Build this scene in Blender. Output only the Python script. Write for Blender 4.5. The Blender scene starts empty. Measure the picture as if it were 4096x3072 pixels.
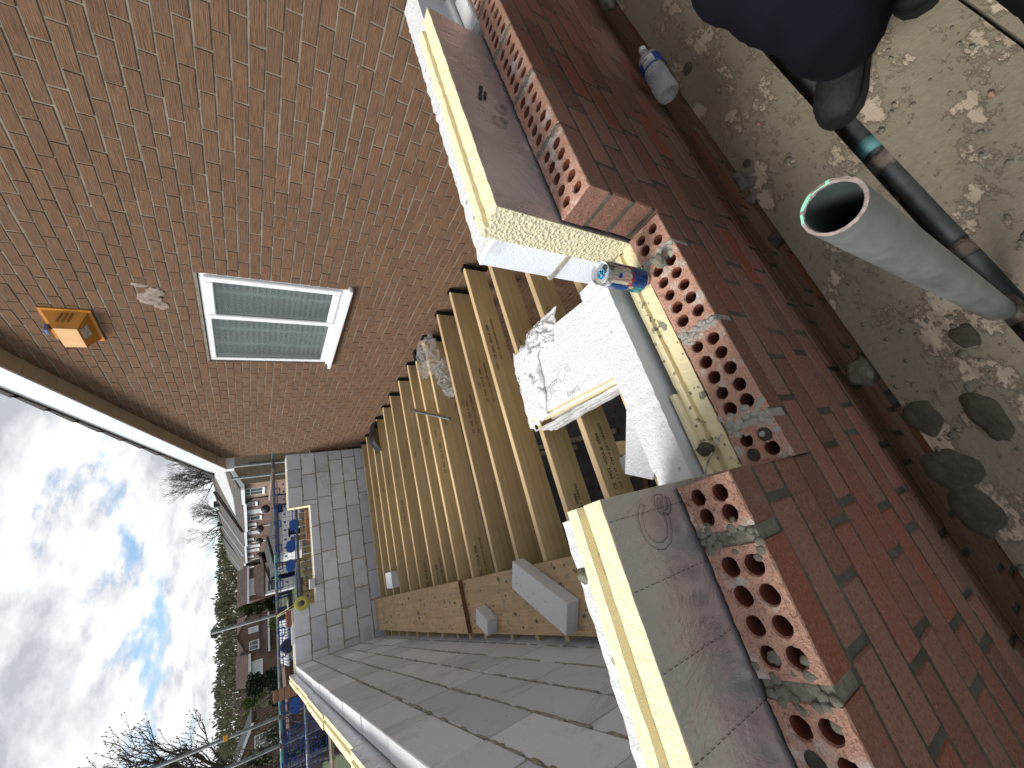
import bpy, bmesh, math, random
from mathutils import Vector, Matrix, noise
rnd = random.Random(7)
S = bpy.context.scene
COL = S.collection
PI = math.pi

# ---------------------------------------------------------------- camera
F = 1581.6
CR = ((-0.26245024, -0.48685661, -0.83312095), (-0.88562805, 0.46433231, 0.0076460), (0.38312247, 0.73984198, -0.55303800))
cam_d = bpy.data.cameras.new("camera"); cam = bpy.data.objects.new("camera", cam_d); COL.objects.link(cam)
cam_d.sensor_width = 36; cam_d.lens = F / 4096 * 36; cam_d.clip_start = 0.02; cam_d.clip_end = 3000
M3 = Matrix((Vector(CR[0]), -Vector(CR[1]), -Vector(CR[2]))).transposed()
cam.matrix_world = M3.to_4x4()
S.camera = cam
S.render.resolution_x = 1024; S.render.resolution_y = 768

# ---------------------------------------------------------------- sky
SUN_AZ = math.radians(304)      # direction the light comes from, clockwise from +Y
SUN_EL = math.radians(46)
w = bpy.data.worlds.new("World"); S.world = w; w.use_nodes = True
nt = w.node_tree; nt.nodes.clear()
def N(nt, t, **k):
    n = nt.nodes.new(t)
    for a, b in k.items():
        setattr(n, a, b)
    return n
def wire_world():
    L = nt.links.new
    out = N(nt, 'ShaderNodeOutputWorld'); mix = N(nt, 'ShaderNodeMixShader')
    sky = N(nt, 'ShaderNodeTexSky', sky_type='NISHITA', sun_disc=False, sun_elevation=SUN_EL, sun_rotation=SUN_AZ, dust_density=0.3, ozone_density=4.0)
    b1 = N(nt, 'ShaderNodeBackground'); b1.inputs[1].default_value = 0.085
    b2 = N(nt, 'ShaderNodeBackground'); b2.inputs[1].default_value = 0.72
    L(sky.outputs[0], b1.inputs[0]); L(b1.outputs[0], mix.inputs[1]); L(b2.outputs[0], mix.inputs[2]); L(mix.outputs[0], out.inputs[0])
    tc = N(nt, 'ShaderNodeTexCoord'); sep = N(nt, 'ShaderNodeSeparateXYZ'); L(tc.outputs['Generated'], sep.inputs[0])
    def math_(op, a, b=None):
        n = N(nt, 'ShaderNodeMath', operation=op)
        for i, v in enumerate((a, b)):
            if v is None: continue
            if isinstance(v, (int, float)): n.inputs[i].default_value = v
            else: L(v, n.inputs[i])
        return n.outputs[0]
    zz = math_('ADD', math_('MAXIMUM', sep.outputs[2], 0.0), 0.30)
    px = math_('DIVIDE', sep.outputs[0], zz); py = math_('DIVIDE', sep.outputs[1], zz)
    cmb = N(nt, 'ShaderNodeCombineXYZ'); L(px, cmb.inputs[0]); L(py, cmb.inputs[1]); cmb.inputs[2].default_value = CLOUD_SEED
    n1 = N(nt, 'ShaderNodeTexNoise'); n1.inputs['Scale'].default_value = 1.9; n1.inputs['Detail'].default_value = 11; n1.inputs['Roughness'].default_value = 0.60; n1.inputs['Distortion'].default_value = 0.15
    L(cmb.outputs[0], n1.inputs['Vector'])
    bias = math_('MULTIPLY', math_('MINIMUM', math_('MAXIMUM', math_('SUBTRACT', sep.outputs[2], 0.28), -0.15), 0.4), 0.5)
    biasx = math_('MULTIPLY', sep.outputs[0], 0.10)
    v = math_('ADD', math_('ADD', n1.outputs[0], bias), biasx)
    r = N(nt, 'ShaderNodeValToRGB'); L(v, r.inputs[0])
    r.color_ramp.elements[0].position = 0.36; r.color_ramp.elements[0].color = (0.0, 0.0, 0.0, 1)
    r.color_ramp.elements[1].position = 0.44; r.color_ramp.elements[1].color = (1, 1, 1, 1)
    fac = N(nt, 'ShaderNodeMath', operation='MULTIPLY'); L(r.outputs[0], fac.inputs[0]); fac.inputs[1].default_value = 1.0
    mx = math_('MAXIMUM', fac.outputs[0], 0.04)
    L(mx, mix.inputs[0])
    mp = N(nt, 'ShaderNodeMapping'); mp.inputs['Location'].default_value = (-0.055, 0.045, 0.0); L(cmb.outputs[0], mp.inputs[0])
    n2 = N(nt, 'ShaderNodeTexNoise')
    for k_ in ('Scale', 'Detail', 'Roughness', 'Distortion'): n2.inputs[k_].default_value = n1.inputs[k_].default_value
    L(mp.outputs[0], n2.inputs['Vector'])
    emb = math_('MULTIPLY', math_('SUBTRACT', n1.outputs[0], n2.outputs[0]), 3.4)
    thick = math_('MULTIPLY', math_('MAXIMUM', math_('SUBTRACT', v, 0.50), 0.0), -3.0)
    sh = math_('ADD', math_('ADD', 0.86, emb), thick)
    c = N(nt, 'ShaderNodeValToRGB'); L(sh, c.inputs[0])
    c.color_ramp.elements[0].position = 0.42; c.color_ramp.elements[0].color = (0.47, 0.49, 0.53, 1)
    c.color_ramp.elements[1].position = 1.0; c.color_ramp.elements[1].color = (0.97, 0.98, 1.0, 1)
    L(c.outputs[0], b2.inputs[0])
CLOUD_SEED = 3.4
wire_world()

# ---------------------------------------------------------------- sun
sd = bpy.data.lights.new("sun", 'SUN'); sun = bpy.data.objects.new("sun", sd); COL.objects.link(sun)
sd.energy = 2.7; sd.angle = math.radians(24); sd.color = (1.0, 0.965, 0.91)
sv = Vector((math.sin(SUN_AZ) * math.cos(SUN_EL), math.cos(SUN_AZ) * math.cos(SUN_EL), math.sin(SUN_EL)))
sun.rotation_euler = sv.to_track_quat('Z', 'Y').to_euler()
S.view_settings.view_transform = 'Standard'; S.view_settings.look = 'None'; S.view_settings.exposure = 0.74; S.view_settings.gamma = 1.0

# ---------------------------------------------------------------- image point -> point on a plane of the place
def ray(x, y):
    a, b = (x - 2048) / F, (y - 1536) / F
    return Vector((a * CR[0][i] + b * CR[1][i] + CR[2][i] for i in range(3)))
def atX(x, y, X): d = ray(x, y); return d * (X / d.x)
def atY(x, y, Y): d = ray(x, y); return d * (Y / d.y)
def atZ(x, y, Z): d = ray(x, y); return d * (Z / d.z)

# ---------------------------------------------------------------- object helpers
def tag(o, label=None, cat=None, group=None, kind=None):
    if label: o['label'] = label
    if cat: o['category'] = cat
    if group: o['group'] = group
    if kind: o['kind'] = kind
    return o
def empty(name, loc, label=None, cat=None, group=None, rz=0):
    o = bpy.data.objects.new(name, None); COL.objects.link(o); o.location = loc; o.rotation_euler = (0, 0, rz); o.empty_display_size = 0.1
    return tag(o, label, cat, group)
class MB:
    def __init__(s):
        s.v = []; s.f = []; s.mi = []; s.r = []; s.sm = []
    def add(s, vs, fs, mi=0, r=None, smooth=False):
        b = len(s.v); s.v += [tuple(p) for p in vs]
        if r is None: r = rnd.random()
        for f in fs:
            s.f.append(tuple(b + i for i in f)); s.mi.append(mi); s.r.append(r); s.sm.append(smooth)
    def box(s, lo, hi, mi=0, r=None, j=0.0, M=None):
        x0, y0, z0 = lo; x1, y1, z1 = hi
        vs = [Vector((x, y, z)) for z in (z0, z1) for y in (y0, y1) for x in (x0, x1)]
        if j: vs = [p + Vector((rnd.uniform(-j, j), rnd.uniform(-j, j), rnd.uniform(-j, j))) for p in vs]
        if M is not None: vs = [M @ p for p in vs]
        s.add(vs, [(0, 2, 3, 1), (4, 5, 7, 6), (0, 1, 5, 4), (2, 6, 7, 3), (0, 4, 6, 2), (1, 3, 7, 5)], mi, r)
    def cham(s, lo, hi, c, mi=0, r=None, j=0.0, M=None, top=None):
        # chamfered box; top: other material for the upper face
        b = bmesh.new(); bmesh.ops.create_cube(b, size=1)
        c = min(c, *(0.45 * abs(hi[i] - lo[i]) for i in range(3)))
        for q in b.verts:
            q.co = Vector(((lo[i] + hi[i]) / 2 + q.co[i] * (hi[i] - lo[i]) for i in range(3)))
            if j: q.co += Vector((rnd.uniform(-j, j), rnd.uniform(-j, j), rnd.uniform(-j, j)))
        bmesh.ops.bevel(b, geom=b.edges[:], offset=c, segments=1, affect='EDGES')
        b.normal_update()
        if r is None: r = rnd.random()
        base = len(s.v)
        b.verts.index_update()
        for q in b.verts:
            s.v.append(tuple(M @ q.co if M is not None else q.co))
        for fc in b.faces:
            s.f.append(tuple(base + q.index for q in fc.verts)); s.mi.append(top if (top is not None and fc.normal.z > 0.6) else mi); s.r.append(r); s.sm.append(False)
        b.free()
    def tube(s, p, q, r0, r1=None, n=12, mi=0, caps=True, r=None, hollow=None):
        p = Vector(p); q = Vector(q); r1 = r0 if r1 is None else r1
        d = (q - p).normalized(); a = d.orthogonal().normalized(); b = d.cross(a)
        vs = []
        for c_, rr in ((p, r0), (q, r1)):
            for i in range(n):
                t = 2 * PI * i / n; vs.append(c_ + (a * math.cos(t) + b * math.sin(t)) * rr)
        fs = [(i, (i + 1) % n, n + (i + 1) % n, n + i) for i in range(n)]
        if hollow:
            for c_, rr in ((p, hollow), (q, hollow)):
                for i in range(n):
                    t = 2 * PI * i / n; vs.append(c_ + (a * math.cos(t) + b * math.sin(t)) * rr)
            fs += [(2 * n + i, 3 * n + i, 3 * n + (i + 1) % n, 2 * n + (i + 1) % n) for i in range(n)]
            fs += [(n + i, n + (i + 1) % n, 3 * n + (i + 1) % n, 3 * n + i) for i in range(n)]
            fs += [((i + 1) % n, i, 2 * n + i, 2 * n + (i + 1) % n) for i in range(n)]
        elif caps:
            fs += [tuple(range(n - 1, -1, -1)), tuple(range(n, 2 * n))]
        s.add(vs, fs, mi, r, smooth=True)
    def path(s, pts, r0, n=6, mi=0, r1=None):
        for i in range(len(pts) - 1):
            t0 = i / (len(pts) - 1); t1 = (i + 1) / (len(pts) - 1); e = r0 if r1 is None else r1
            s.tube(pts[i], pts[i + 1], r0 + (e - r0) * t0, r0 + (e - r0) * t1, n, mi, r=0.5)
    def lathe(s, prof, c, ax=(0, 0, 1), n=24, mi=0, mis=None, r=None):
        ax = Vector(ax).normalized(); a = ax.orthogonal().normalized(); b = ax.cross(a); c = Vector(c)
        vs = []
        for (rr, h) in prof:
            for i in range(n):
                t = 2 * PI * i / n; vs.append(c + ax * h + (a * math.cos(t) + b * math.sin(t)) * rr)
        if r is None: r = rnd.random()
        base = len(s.v); s.v += [tuple(v) for v in vs]
        for k in range(len(prof) - 1):
            for i in range(n):
                s.f.append((base + k * n + i, base + k * n + (i + 1) % n, base + (k + 1) * n + (i + 1) % n, base + (k + 1) * n + i))
                s.mi.append(mis[k] if mis else mi); s.r.append(r); s.sm.append(True)
    def prism(s, poly, vec, mi=0, r=None, mitop=None):
        n = len(poly); vec = Vector(vec); vs = [Vector(p) for p in poly] + [Vector(p) + vec for p in poly]
        s.add(vs, [(i, (i + 1) % n, n + (i + 1) % n, n + i) for i in range(n)] + [tuple(range(n - 1, -1, -1))], mi, r)
        s.add(vs[n:], [tuple(range(n))], mi if mitop is None else mitop, r)
    def blob(s, c, rx, ry, rz, seed, mi=0, amp=0.35, sub=2, freq=1.4, flat=None):
        b = bmesh.new(); bmesh.ops.create_icosphere(b, subdivisions=sub, radius=1)
        base = len(s.v); r = rnd.random(); b.verts.index_update()
        for q in b.verts:
            d = q.co.normalized(); k = 1 + amp * noise.fractal(d * freq + Vector((seed, seed * 2.3, 0)), 1.0, 2.0, 3)
            p = Vector((d.x * rx * k, d.y * ry * k, d.z * rz * k))
            if flat is not None: p.z = max(p.z, flat)
            s.v.append(tuple(Vector(c) + p))
        for fc in b.faces:
            s.f.append(tuple(base + q.index for q in fc.verts)); s.mi.append(mi); s.r.append(r); s.sm.append(True)
        b.free()
    def build(s, name, mats, parent=None, loc=(0, 0, 0), flatn=False):
        me = bpy.data.meshes.new(name)
        L = Vector(loc)
        me.from_pydata([tuple(Vector(v) - L) for v in s.v], [], s.f)
        if not isinstance(mats, (list, tuple)): mats = [mats]
        for m in mats: me.materials.append(m)
        me.polygons.foreach_set('material_index', s.mi)
        me.polygons.foreach_set('use_smooth', [bool(x) and not flatn for x in s.sm])
        at = me.attributes.new('rnd', 'FLOAT', 'FACE'); at.data.foreach_set('value', s.r)
        me.update()
        b = bmesh.new(); b.from_mesh(me)
        b.faces.ensure_lookup_table()
        b.to_mesh(me); b.free()
        o = bpy.data.objects.new(name, me); COL.objects.link(o)
        o.location = L
        if parent is not None:
            o.parent = parent
            if loc == (0, 0, 0):
                # vertices are in world units: bring them under the parent's frame
                Pm = Matrix.Translation(parent.location) @ parent.rotation_euler.to_matrix().to_4x4()
                pp = parent
                if parent.parent is not None:
                    g = parent.parent
                    Pm = (Matrix.Translation(g.location) @ g.rotation_euler.to_matrix().to_4x4()) @ Pm
                me.transform(Pm.inverted())
        return o
def copy_tree(o, parent=None):
    c = o.copy(); COL.objects.link(c); c.parent = parent
    for ch in list(o.children): copy_tree(ch, c)
    return c

# ---------------------------------------------------------------- materials
MATS = {}
class G:
    def __init__(s, name):
        mat = bpy.data.materials.new(name); mat.use_nodes = True; s.nt = mat.node_tree
        s.p = s.nt.nodes['Principled BSDF']; s.L = s.nt.links.new
        s.tc = N(s.nt, 'ShaderNodeTexCoord')
        g = N(s.nt, 'ShaderNodeNewGeometry'); s.pos = g.outputs['Position']; s.nor = g.outputs['Normal']
        MATS[name] = mat
    def co(s, scale=(1, 1, 1), src=None):
        mp = N(s.nt, 'ShaderNodeMapping'); mp.inputs['Scale'].default_value = scale
        s.L(src or s.tc.outputs['Object'], mp.inputs[0]); return mp.outputs[0]
    def noise(s, sc=5, det=4, ro=0.55, vec=None, dist=0):
        n = N(s.nt, 'ShaderNodeTexNoise'); n.inputs['Scale'].default_value = sc; n.inputs['Detail'].default_value = det; n.inputs['Roughness'].default_value = ro; n.inputs['Distortion'].default_value = dist
        s.L(vec or s.tc.outputs['Object'], n.inputs['Vector']); return n.outputs[0]
    def vor(s, sc=20, vec=None, out='Distance'):
        n = N(s.nt, 'ShaderNodeTexVoronoi'); n.inputs['Scale'].default_value = sc; s.L(vec or s.tc.outputs['Object'], n.inputs['Vector']); return n.outputs[out]
    def ramp(s, v, stops, const=False):
        r = N(s.nt, 'ShaderNodeValToRGB'); s.L(v, r.inputs[0]); cr = r.color_ramp
        if const: cr.interpolation = 'CONSTANT'
        while len(cr.elements) < len(stops): cr.elements.new(0.5)
        for e, (p, c) in zip(cr.elements, stops):
            e.position = p; e.color = (c, c, c, 1) if isinstance(c, (int, float)) else tuple(c) + (1,)
        return r.outputs[0]
    def mix(s, f, a, b, mode='MIX'):
        n = N(s.nt, 'ShaderNodeMix', data_type='RGBA', blend_type=mode)
        for i, v in ((0, f), (6, a), (7, b)):
            if isinstance(v, (int, float)): n.inputs[i].default_value = v if i == 0 else (v, v, v, 1)
            elif isinstance(v, tuple): n.inputs[i].default_value = v + (1,)
            else: s.L(v, n.inputs[i])
        return n.outputs[2]
    def m(s, op, a, b=0.0):
        n = N(s.nt, 'ShaderNodeMath', operation=op)
        for i, v in enumerate((a, b)):
            if isinstance(v, (int, float)): n.inputs[i].default_value = v
            else: s.L(v, n.inputs[i])
        return n.outputs[0]
    def rnd(s):
        a = N(s.nt, 'ShaderNodeAttribute'); a.attribute_name = 'rnd'; return a.outputs['Fac']
    def base(s, c): 
        if isinstance(c, tuple): s.p.inputs['Base Color'].default_value = c + (1,)
        else: s.L(c, s.p.inputs['Base Color'])
        return s
    def rough(s, v):
        if isinstance(v, (int, float)): s.p.inputs['Roughness'].default_value = v
        else: s.L(v, s.p.inputs['Roughness'])
        return s
    def bump(s, h, st=0.4, d=0.005):
        b = N(s.nt, 'ShaderNodeBump'); b.inputs['Strength'].default_value = st; b.inputs['Distance'].default_value = d
        s.L(h, b.inputs['Height']); s.L(b.outputs[0], s.p.inputs['Normal']); return s
    def metal(s, v): s.p.inputs['Metallic'].default_value = v; return s
    def spec(s, v): s.p.inputs['Specular IOR Level'].default_value = v; return s

def simple(name, col, rough=0.6, metal=0.0, var=0.15, sc=12, bump=0.0, bs=80, spec=0.3):
    g = G(name); n = g.noise(sc, 5, 0.6)
    k = g.ramp(n, [(0.3, 1 - var), (0.7, 1 + var)])
    g.base(g.mix(1.0, tuple(col), k, 'MULTIPLY')).rough(rough).metal(metal).spec(spec)
    if bump: g.bump(g.noise(bs, 3, 0.6), bump, 0.004)
    return MATS[name]

# rustic drag-faced house brick, lines run along the brick
g = G('house_brick'); r = g.rnd()
c0 = g.ramp(r, [(0.0, (0.171, 0.101, 0.062)), (0.25, (0.186, 0.107, 0.064)), (0.5, (0.200, 0.117, 0.068)), (0.72, (0.188, 0.105, 0.065)), (0.86, (0.213, 0.125, 0.071)), (0.93, (0.209, 0.111, 0.068)), (1.0, (0.213, 0.127, 0.074))])
ln = g.noise(1, 4, 0.65, g.co((40, 9, 230)))
blotch = g.noise(5, 4, 0.6)
c1 = g.mix(g.ramp(ln, [(0.38, 0.75), (0.58, 0.0)]), c0, (0.085, 0.05, 0.036))
c2 = g.mix(g.ramp(blotch, [(0.45, 0.0), (0.75, 0.35)]), c1, (0.16, 0.115, 0.09))
sp = g.ramp(g.noise(45, 2, 0.5), [(0.74, 0.0), (0.78, 0.5)])
c3 = g.mix(sp, c2, (0.42, 0.37, 0.30))
g.base(c3).rough(0.9).spec(0.15).bump(ln, 0.7, 0.008)
g = G('house_mortar'); n = g.noise(14, 5, 0.65)
g.base(g.ramp(n, [(0.3, (0.17, 0.145, 0.115)), (0.7, (0.30, 0.26, 0.205))])).rough(0.95).spec(0.1).bump(g.noise(160, 3), 0.6, 0.004)
simple('patch_mortar', (0.27, 0.21, 0.175), 0.95, var=0.5, sc=20, bump=0.8, bs=90)

# sanded red facing brick (new wall)
g = G('red_brick'); r = g.rnd()
c0 = g.ramp(r, [(0.0, (0.205, 0.108, 0.080)), (0.25, (0.245, 0.132, 0.098)), (0.5, (0.30, 0.170, 0.128)), (0.68, (0.275, 0.118, 0.082)), (0.85, (0.31, 0.185, 0.142)), (1.0, (0.31, 0.108, 0.070))])
sp = g.noise(150, 4, 0.85); cr = g.noise(9, 5, 0.7)
c1 = g.mix(g.ramp(sp, [(0.36, 0.55), (0.47, 0.0)]), c0, (0.08, 0.038, 0.028))
c1 = g.mix(g.ramp(sp, [(0.55, 0.0), (0.66, 0.55)]), c1, (0.44, 0.28, 0.22))
c2 = g.mix(g.ramp(cr, [(0.6, 0.0), (0.78, 0.45)]), c1, (0.36, 0.27, 0.23))
g.base(c2).rough(0.95).spec(0.12).bump(g.m('ADD', sp, g.m('MULTIPLY', g.noise(40, 4), 0.8)), 0.9, 0.006)
# cut / bed face of perforated brick, pink clay with lime bloom
g = G('clay_top'); r = g.rnd()
n1 = g.noise(34, 6, 0.75, dist=0.9); n2 = g.noise(210, 4, 0.75); n3 = g.noise(13, 6, 0.7)
c0 = g.mix(n1, (0.46, 0.235, 0.165), (0.80, 0.50, 0.385))
c1 = g.mix(g.ramp(n2, [(0.36, 0.7), (0.47, 0.0)]), c0, (0.18, 0.075, 0.05))
c2 = g.mix(g.ramp(n3, [(0.53, 0.0), (0.62, 0.8)]), c1, (0.72, 0.67, 0.60))
fis = g.vor(38, g.co((1, 1.6, 1)), 'Distance')
c2 = g.mix(g.ramp(n1, [(0.30, 0.8), (0.36, 0.0)]), c2, (0.15, 0.06, 0.04))
g.base(c2).rough(0.95).spec(0.12).bump(g.m('ADD', n1, g.m('MULTIPLY', n2, 0.5)), 1.0, 0.012)
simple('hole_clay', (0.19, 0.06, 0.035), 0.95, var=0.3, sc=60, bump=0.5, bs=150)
g = G('new_mortar'); n = g.noise(40, 6, 0.7); r = g.noise(3.5, 3, 0.6)
g.base(g.mix(g.ramp(r, [(0.42, 0.0), (0.60, 1.0)]), g.ramp(n, [(0.3, (0.060, 0.052, 0.038)), (0.7, (0.115, 0.102, 0.076))]), g.ramp(n, [(0.3, (0.085, 0.078, 0.064)), (0.7, (0.16, 0.148, 0.122))]))).rough(0.95).spec(0.15).bump(g.noise(120, 5, 0.7), 1.0, 0.006)
g = G('mortar_blob'); n = g.noise(60, 6, 0.75)
g.base(g.ramp(n, [(0.3, (0.15, 0.138, 0.105)), (0.7, (0.28, 0.262, 0.21))])).rough(0.97).spec(0.1).bump(n, 1.0, 0.008)
g = G('mortar_pale'); n = g.noise(60, 6, 0.75)
g.base(g.ramp(n, [(0.3, (0.30, 0.28, 0.24)), (0.7, (0.52, 0.49, 0.43))])).rough(0.97).spec(0.1).bump(n, 1.0, 0.008)
g = G('wet_mortar'); n = g.noise(50, 7, 0.8)
g.base(g.ramp(n, [(0.3, (0.07, 0.06, 0.042)), (0.7, (0.15, 0.132, 0.098))])).rough(0.8).spec(0.25).bump(n, 1.0, 0.012)

# aerated concrete block
g = G('block_grey'); r = g.rnd()
c0 = g.ramp(r, [(0.0, (0.54, 0.58, 0.64)), (0.5, (0.64, 0.68, 0.74)), (1.0, (0.73, 0.77, 0.83))])
n1 = g.noise(2.2, 6, 0.7, dist=0.6); n2 = g.noise(90, 4, 0.7); pit = g.vor(16)
c1 = g.mix(g.ramp(n1, [(0.52, 0.0), (0.74, 0.7)]), c0, (0.33, 0.315, 0.285))
st = g.noise(1, 4, 0.6, g.co((3, 3, 26)))
c1 = g.mix(g.ramp(st, [(0.58, 0.0), (0.72, 0.3)]), c1, (0.50, 0.50, 0.50))
c1 = g.mix(g.ramp(pit, [(0.045, 0.8), (0.075, 0.0)]), c1, (0.16, 0.155, 0.14))
g.base(c1).rough(0.95).spec(0.12).bump(g.m('ADD', n2, g.m('MULTIPLY', n1, 1.0)), 0.45, 0.006)
g = G('block_white'); n2 = g.noise(170, 4, 0.75); pit = g.vor(17); n1 = g.noise(9, 5, 0.65)
c1 = g.mix(g.ramp(n2, [(0.34, 0.6), (0.46, 0.0)]), (0.70, 0.71, 0.72), (0.46, 0.47, 0.48))
c1 = g.mix(g.ramp(pit, [(0.08, 0.9), (0.12, 0.0)]), c1, (0.34, 0.31, 0.24))
c1 = g.mix(g.ramp(n1, [(0.62, 0.0), (0.74, 0.5)]), c1, (0.50, 0.48, 0.40))
g.base(c1).rough(0.95).spec(0.12).bump(g.m('ADD', n2, g.noise(40, 3)), 0.8, 0.005)
g = G('block_mortar'); n = g.noise(18, 5, 0.7)
g.base(g.ramp(n, [(0.3, (0.27, 0.25, 0.21)), (0.7, (0.46, 0.44, 0.38))])).rough(0.96).spec(0.1).bump(g.noise(70, 5, 0.7), 1.0, 0.01)

# foam and foil
g = G('foam'); n = g.noise(240, 3, 0.65); n1 = g.noise(7, 5, 0.6); pit = g.vor(26)
c = g.mix(n1, (0.79, 0.70, 0.44), (0.87, 0.80, 0.56))
c = g.mix(g.ramp(pit, [(0.07, 0.55), (0.11, 0.0)]), c, (0.40, 0.34, 0.20))
g.base(c).rough(0.9).spec(0.15).bump(n, 0.8, 0.004)
g = G('foam_rough'); n = g.noise(120, 4, 0.7); n1 = g.noise(7, 5, 0.6)
c = g.mix(n1, (0.76, 0.69, 0.46), (0.86, 0.80, 0.59))
g.base(c).rough(0.95).spec(0.1).bump(g.m('ADD', n, g.m('MULTIPLY', g.vor(110), 0.8)), 1.0, 0.01)
g = G('foam_dirty'); n = g.noise(120, 4, 0.7); n1 = g.noise(7, 5, 0.6); spn = g.vor(40); sp2 = g.noise(20, 4, 0.65)
c = g.mix(n1, (0.70, 0.61, 0.37), (0.80, 0.72, 0.47))
c = g.mix(g.ramp(sp2, [(0.60, 0.0), (0.64, 0.9)]), c, (0.19, 0.175, 0.135))
c = g.mix(g.ramp(spn, [(0.15, 0.9), (0.20, 0.0)]), c, (0.22, 0.20, 0.155))
g.base(c).rough(0.92).spec(0.15).bump(n, 0.8, 0.004)
g = G('foil'); n1 = g.noise(3.2, 5, 0.6, g.co((3.0, 3, 1.6)), dist=1.6); n2 = g.noise(26, 4, 0.6, g.co((1, 1, 3)), dist=0.8)
g.base(g.ramp(g.noise(5, 4), [(0.3, (0.64, 0.65, 0.70)), (0.7, (0.76, 0.77, 0.82))])).metal(0.80).rough(g.ramp(g.noise(6, 3), [(0.3, 0.24), (0.7, 0.33)]))
g.bump(g.m('ADD', n1, g.m('MULTIPLY', n2, 0.12)), 0.34, 0.022)
g = G('foil_white'); n1 = g.noise(30, 3, 0.5, dist=1.8); n2 = g.noise(8, 3, 0.5)
g.base((0.74, 0.75, 0.78)).metal(0.12).rough(0.42).bump(g.m('ADD', n1, n2), 0.75, 0.010)
simple('print_ink', (0.045, 0.035, 0.035), 0.6, var=0.1)
simple('print_grey', (0.30, 0.30, 0.32), 0.6, var=0.1)

# timber
def timber(name, light, dark, scale, knot=0.5, knotscale=(2.2, 8, 8), top=False, dirt=0.0):
    g = G(name); r = g.rnd()
    n = g.noise(1, 5, 0.6, g.co(scale), dist=0.8)
    c = g.mix(g.ramp(n, [(0.34, 1.0), (0.62, 0.0)]), tuple(light), tuple(dark))
    b = g.noise(2.5, 3, 0.5)
    c = g.mix(g.ramp(b, [(0.4, 0.0), (0.7, 0.4)]), c, tuple(0.8 * a for a in dark))
    if knot:
        k = g.vor(1, g.co(knotscale))
        c = g.mix(g.ramp(k, [(0.06, knot), (0.14, 0.0)]), c, (0.10, 0.055, 0.025))
    if dirt:
        d = g.noise(14, 5, 0.7); c = g.mix(g.ramp(d, [(0.56, 0.0), (0.66, dirt)]), c, (0.24, 0.22, 0.17))
        d2 = g.noise(3, 4, 0.7); c = g.mix(g.ramp(d2, [(0.48, 0.0), (0.7, dirt * 0.6)]), c, (0.30, 0.26, 0.19))
    k2 = g.ramp(r, [(0, 0.86), (1, 1.12)])
    c = g.mix(1.0, c, k2, 'MULTIPLY')
    g.base(c).rough(0.78).spec(0.25).bump(n, 0.25, 0.003)
timber('joist_side', (0.64, 0.51, 0.30), (0.51, 0.385, 0.21), (1.6, 40, 34))
timber('joist_top', (0.62, 0.48, 0.29), (0.50, 0.36, 0.20), (1.6, 60, 60), 0.25, (1.5, 10, 10))
timber('plank', (0.56, 0.40, 0.24), (0.44, 0.30, 0.17), (34, 1.3, 34), 0.25, (9, 2, 9), dirt=0.85)
timber('plank_end', (0.22, 0.12, 0.06), (0.13, 0.07, 0.035), (30, 3, 30), 0)
g = G('scaffold_board'); wv = g.noise(1, 5, 0.6, g.co((1.2, 70, 20)), dist=0.5); cov = g.noise(6.5, 9, 0.74, g.co((0.8, 1.2, 1))); fine = g.noise(60, 5, 0.7)
wood = g.mix(g.ramp(wv, [(0.35, 1.0), (0.6, 0.0)]), (0.47, 0.385, 0.29), (0.34, 0.27, 0.20))
mud = g.mix(fine, (0.185, 0.158, 0.115), (0.285, 0.248, 0.185))
peb = g.vor(42); mud = g.mix(g.ramp(peb, [(0.10, 0.35), (0.2, 0.0)]), mud, (0.30, 0.27, 0.21))
cv = g.ramp(cov, [(0.52, 1.0), (0.56, 0.0)])
c = g.mix(cv, wood, mud)
wet = g.noise(4.2, 4, 0.5, g.co((0.7, 1.4, 1), None)); c = g.mix(g.ramp(wet, [(0.68, 0.0), (0.70, 0.8)]), c, (0.085, 0.072, 0.048))
g.base(c).rough(0.93).spec(0.15).bump(g.m('ADD', g.m('MULTIPLY', cv, 0.6), g.m('ADD', g.m('MULTIPLY', fine, 0.5), g.m('MULTIPLY', wv, 0.2))), 0.8, 0.008)
g = G('galv'); n = g.noise(16, 5, 0.65, g.co((1, 1, 0.35))); n2 = g.noise(55, 4, 0.7)
g.base(g.ramp(n, [(0.3, (0.15, 0.165, 0.165)), (0.7, (0.29, 0.305, 0.30))])).metal(0.55).rough(g.ramp(n2, [(0.3, 0.38), (0.7, 0.6)])).bump(n2, 0.25, 0.002)
simple('galv_dark', (0.14, 0.155, 0.16), 0.6, 0.35, 0.35, 20, 0.3, 60)
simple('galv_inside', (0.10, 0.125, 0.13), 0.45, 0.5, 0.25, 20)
simple('cut_rim', (0.30, 0.24, 0.22), 0.7, 0.2, 0.3, 60, 0.6, 150)
simple('mint_paint', (0.28, 0.68, 0.48), 0.6)
simple('teal_paint', (0.14, 0.33, 0.34), 0.6, 0.1, 0.3)
simple('rust', (0.16, 0.13, 0.11), 0.9, 0.1, 0.5, 40, 0.9, 90)

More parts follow.
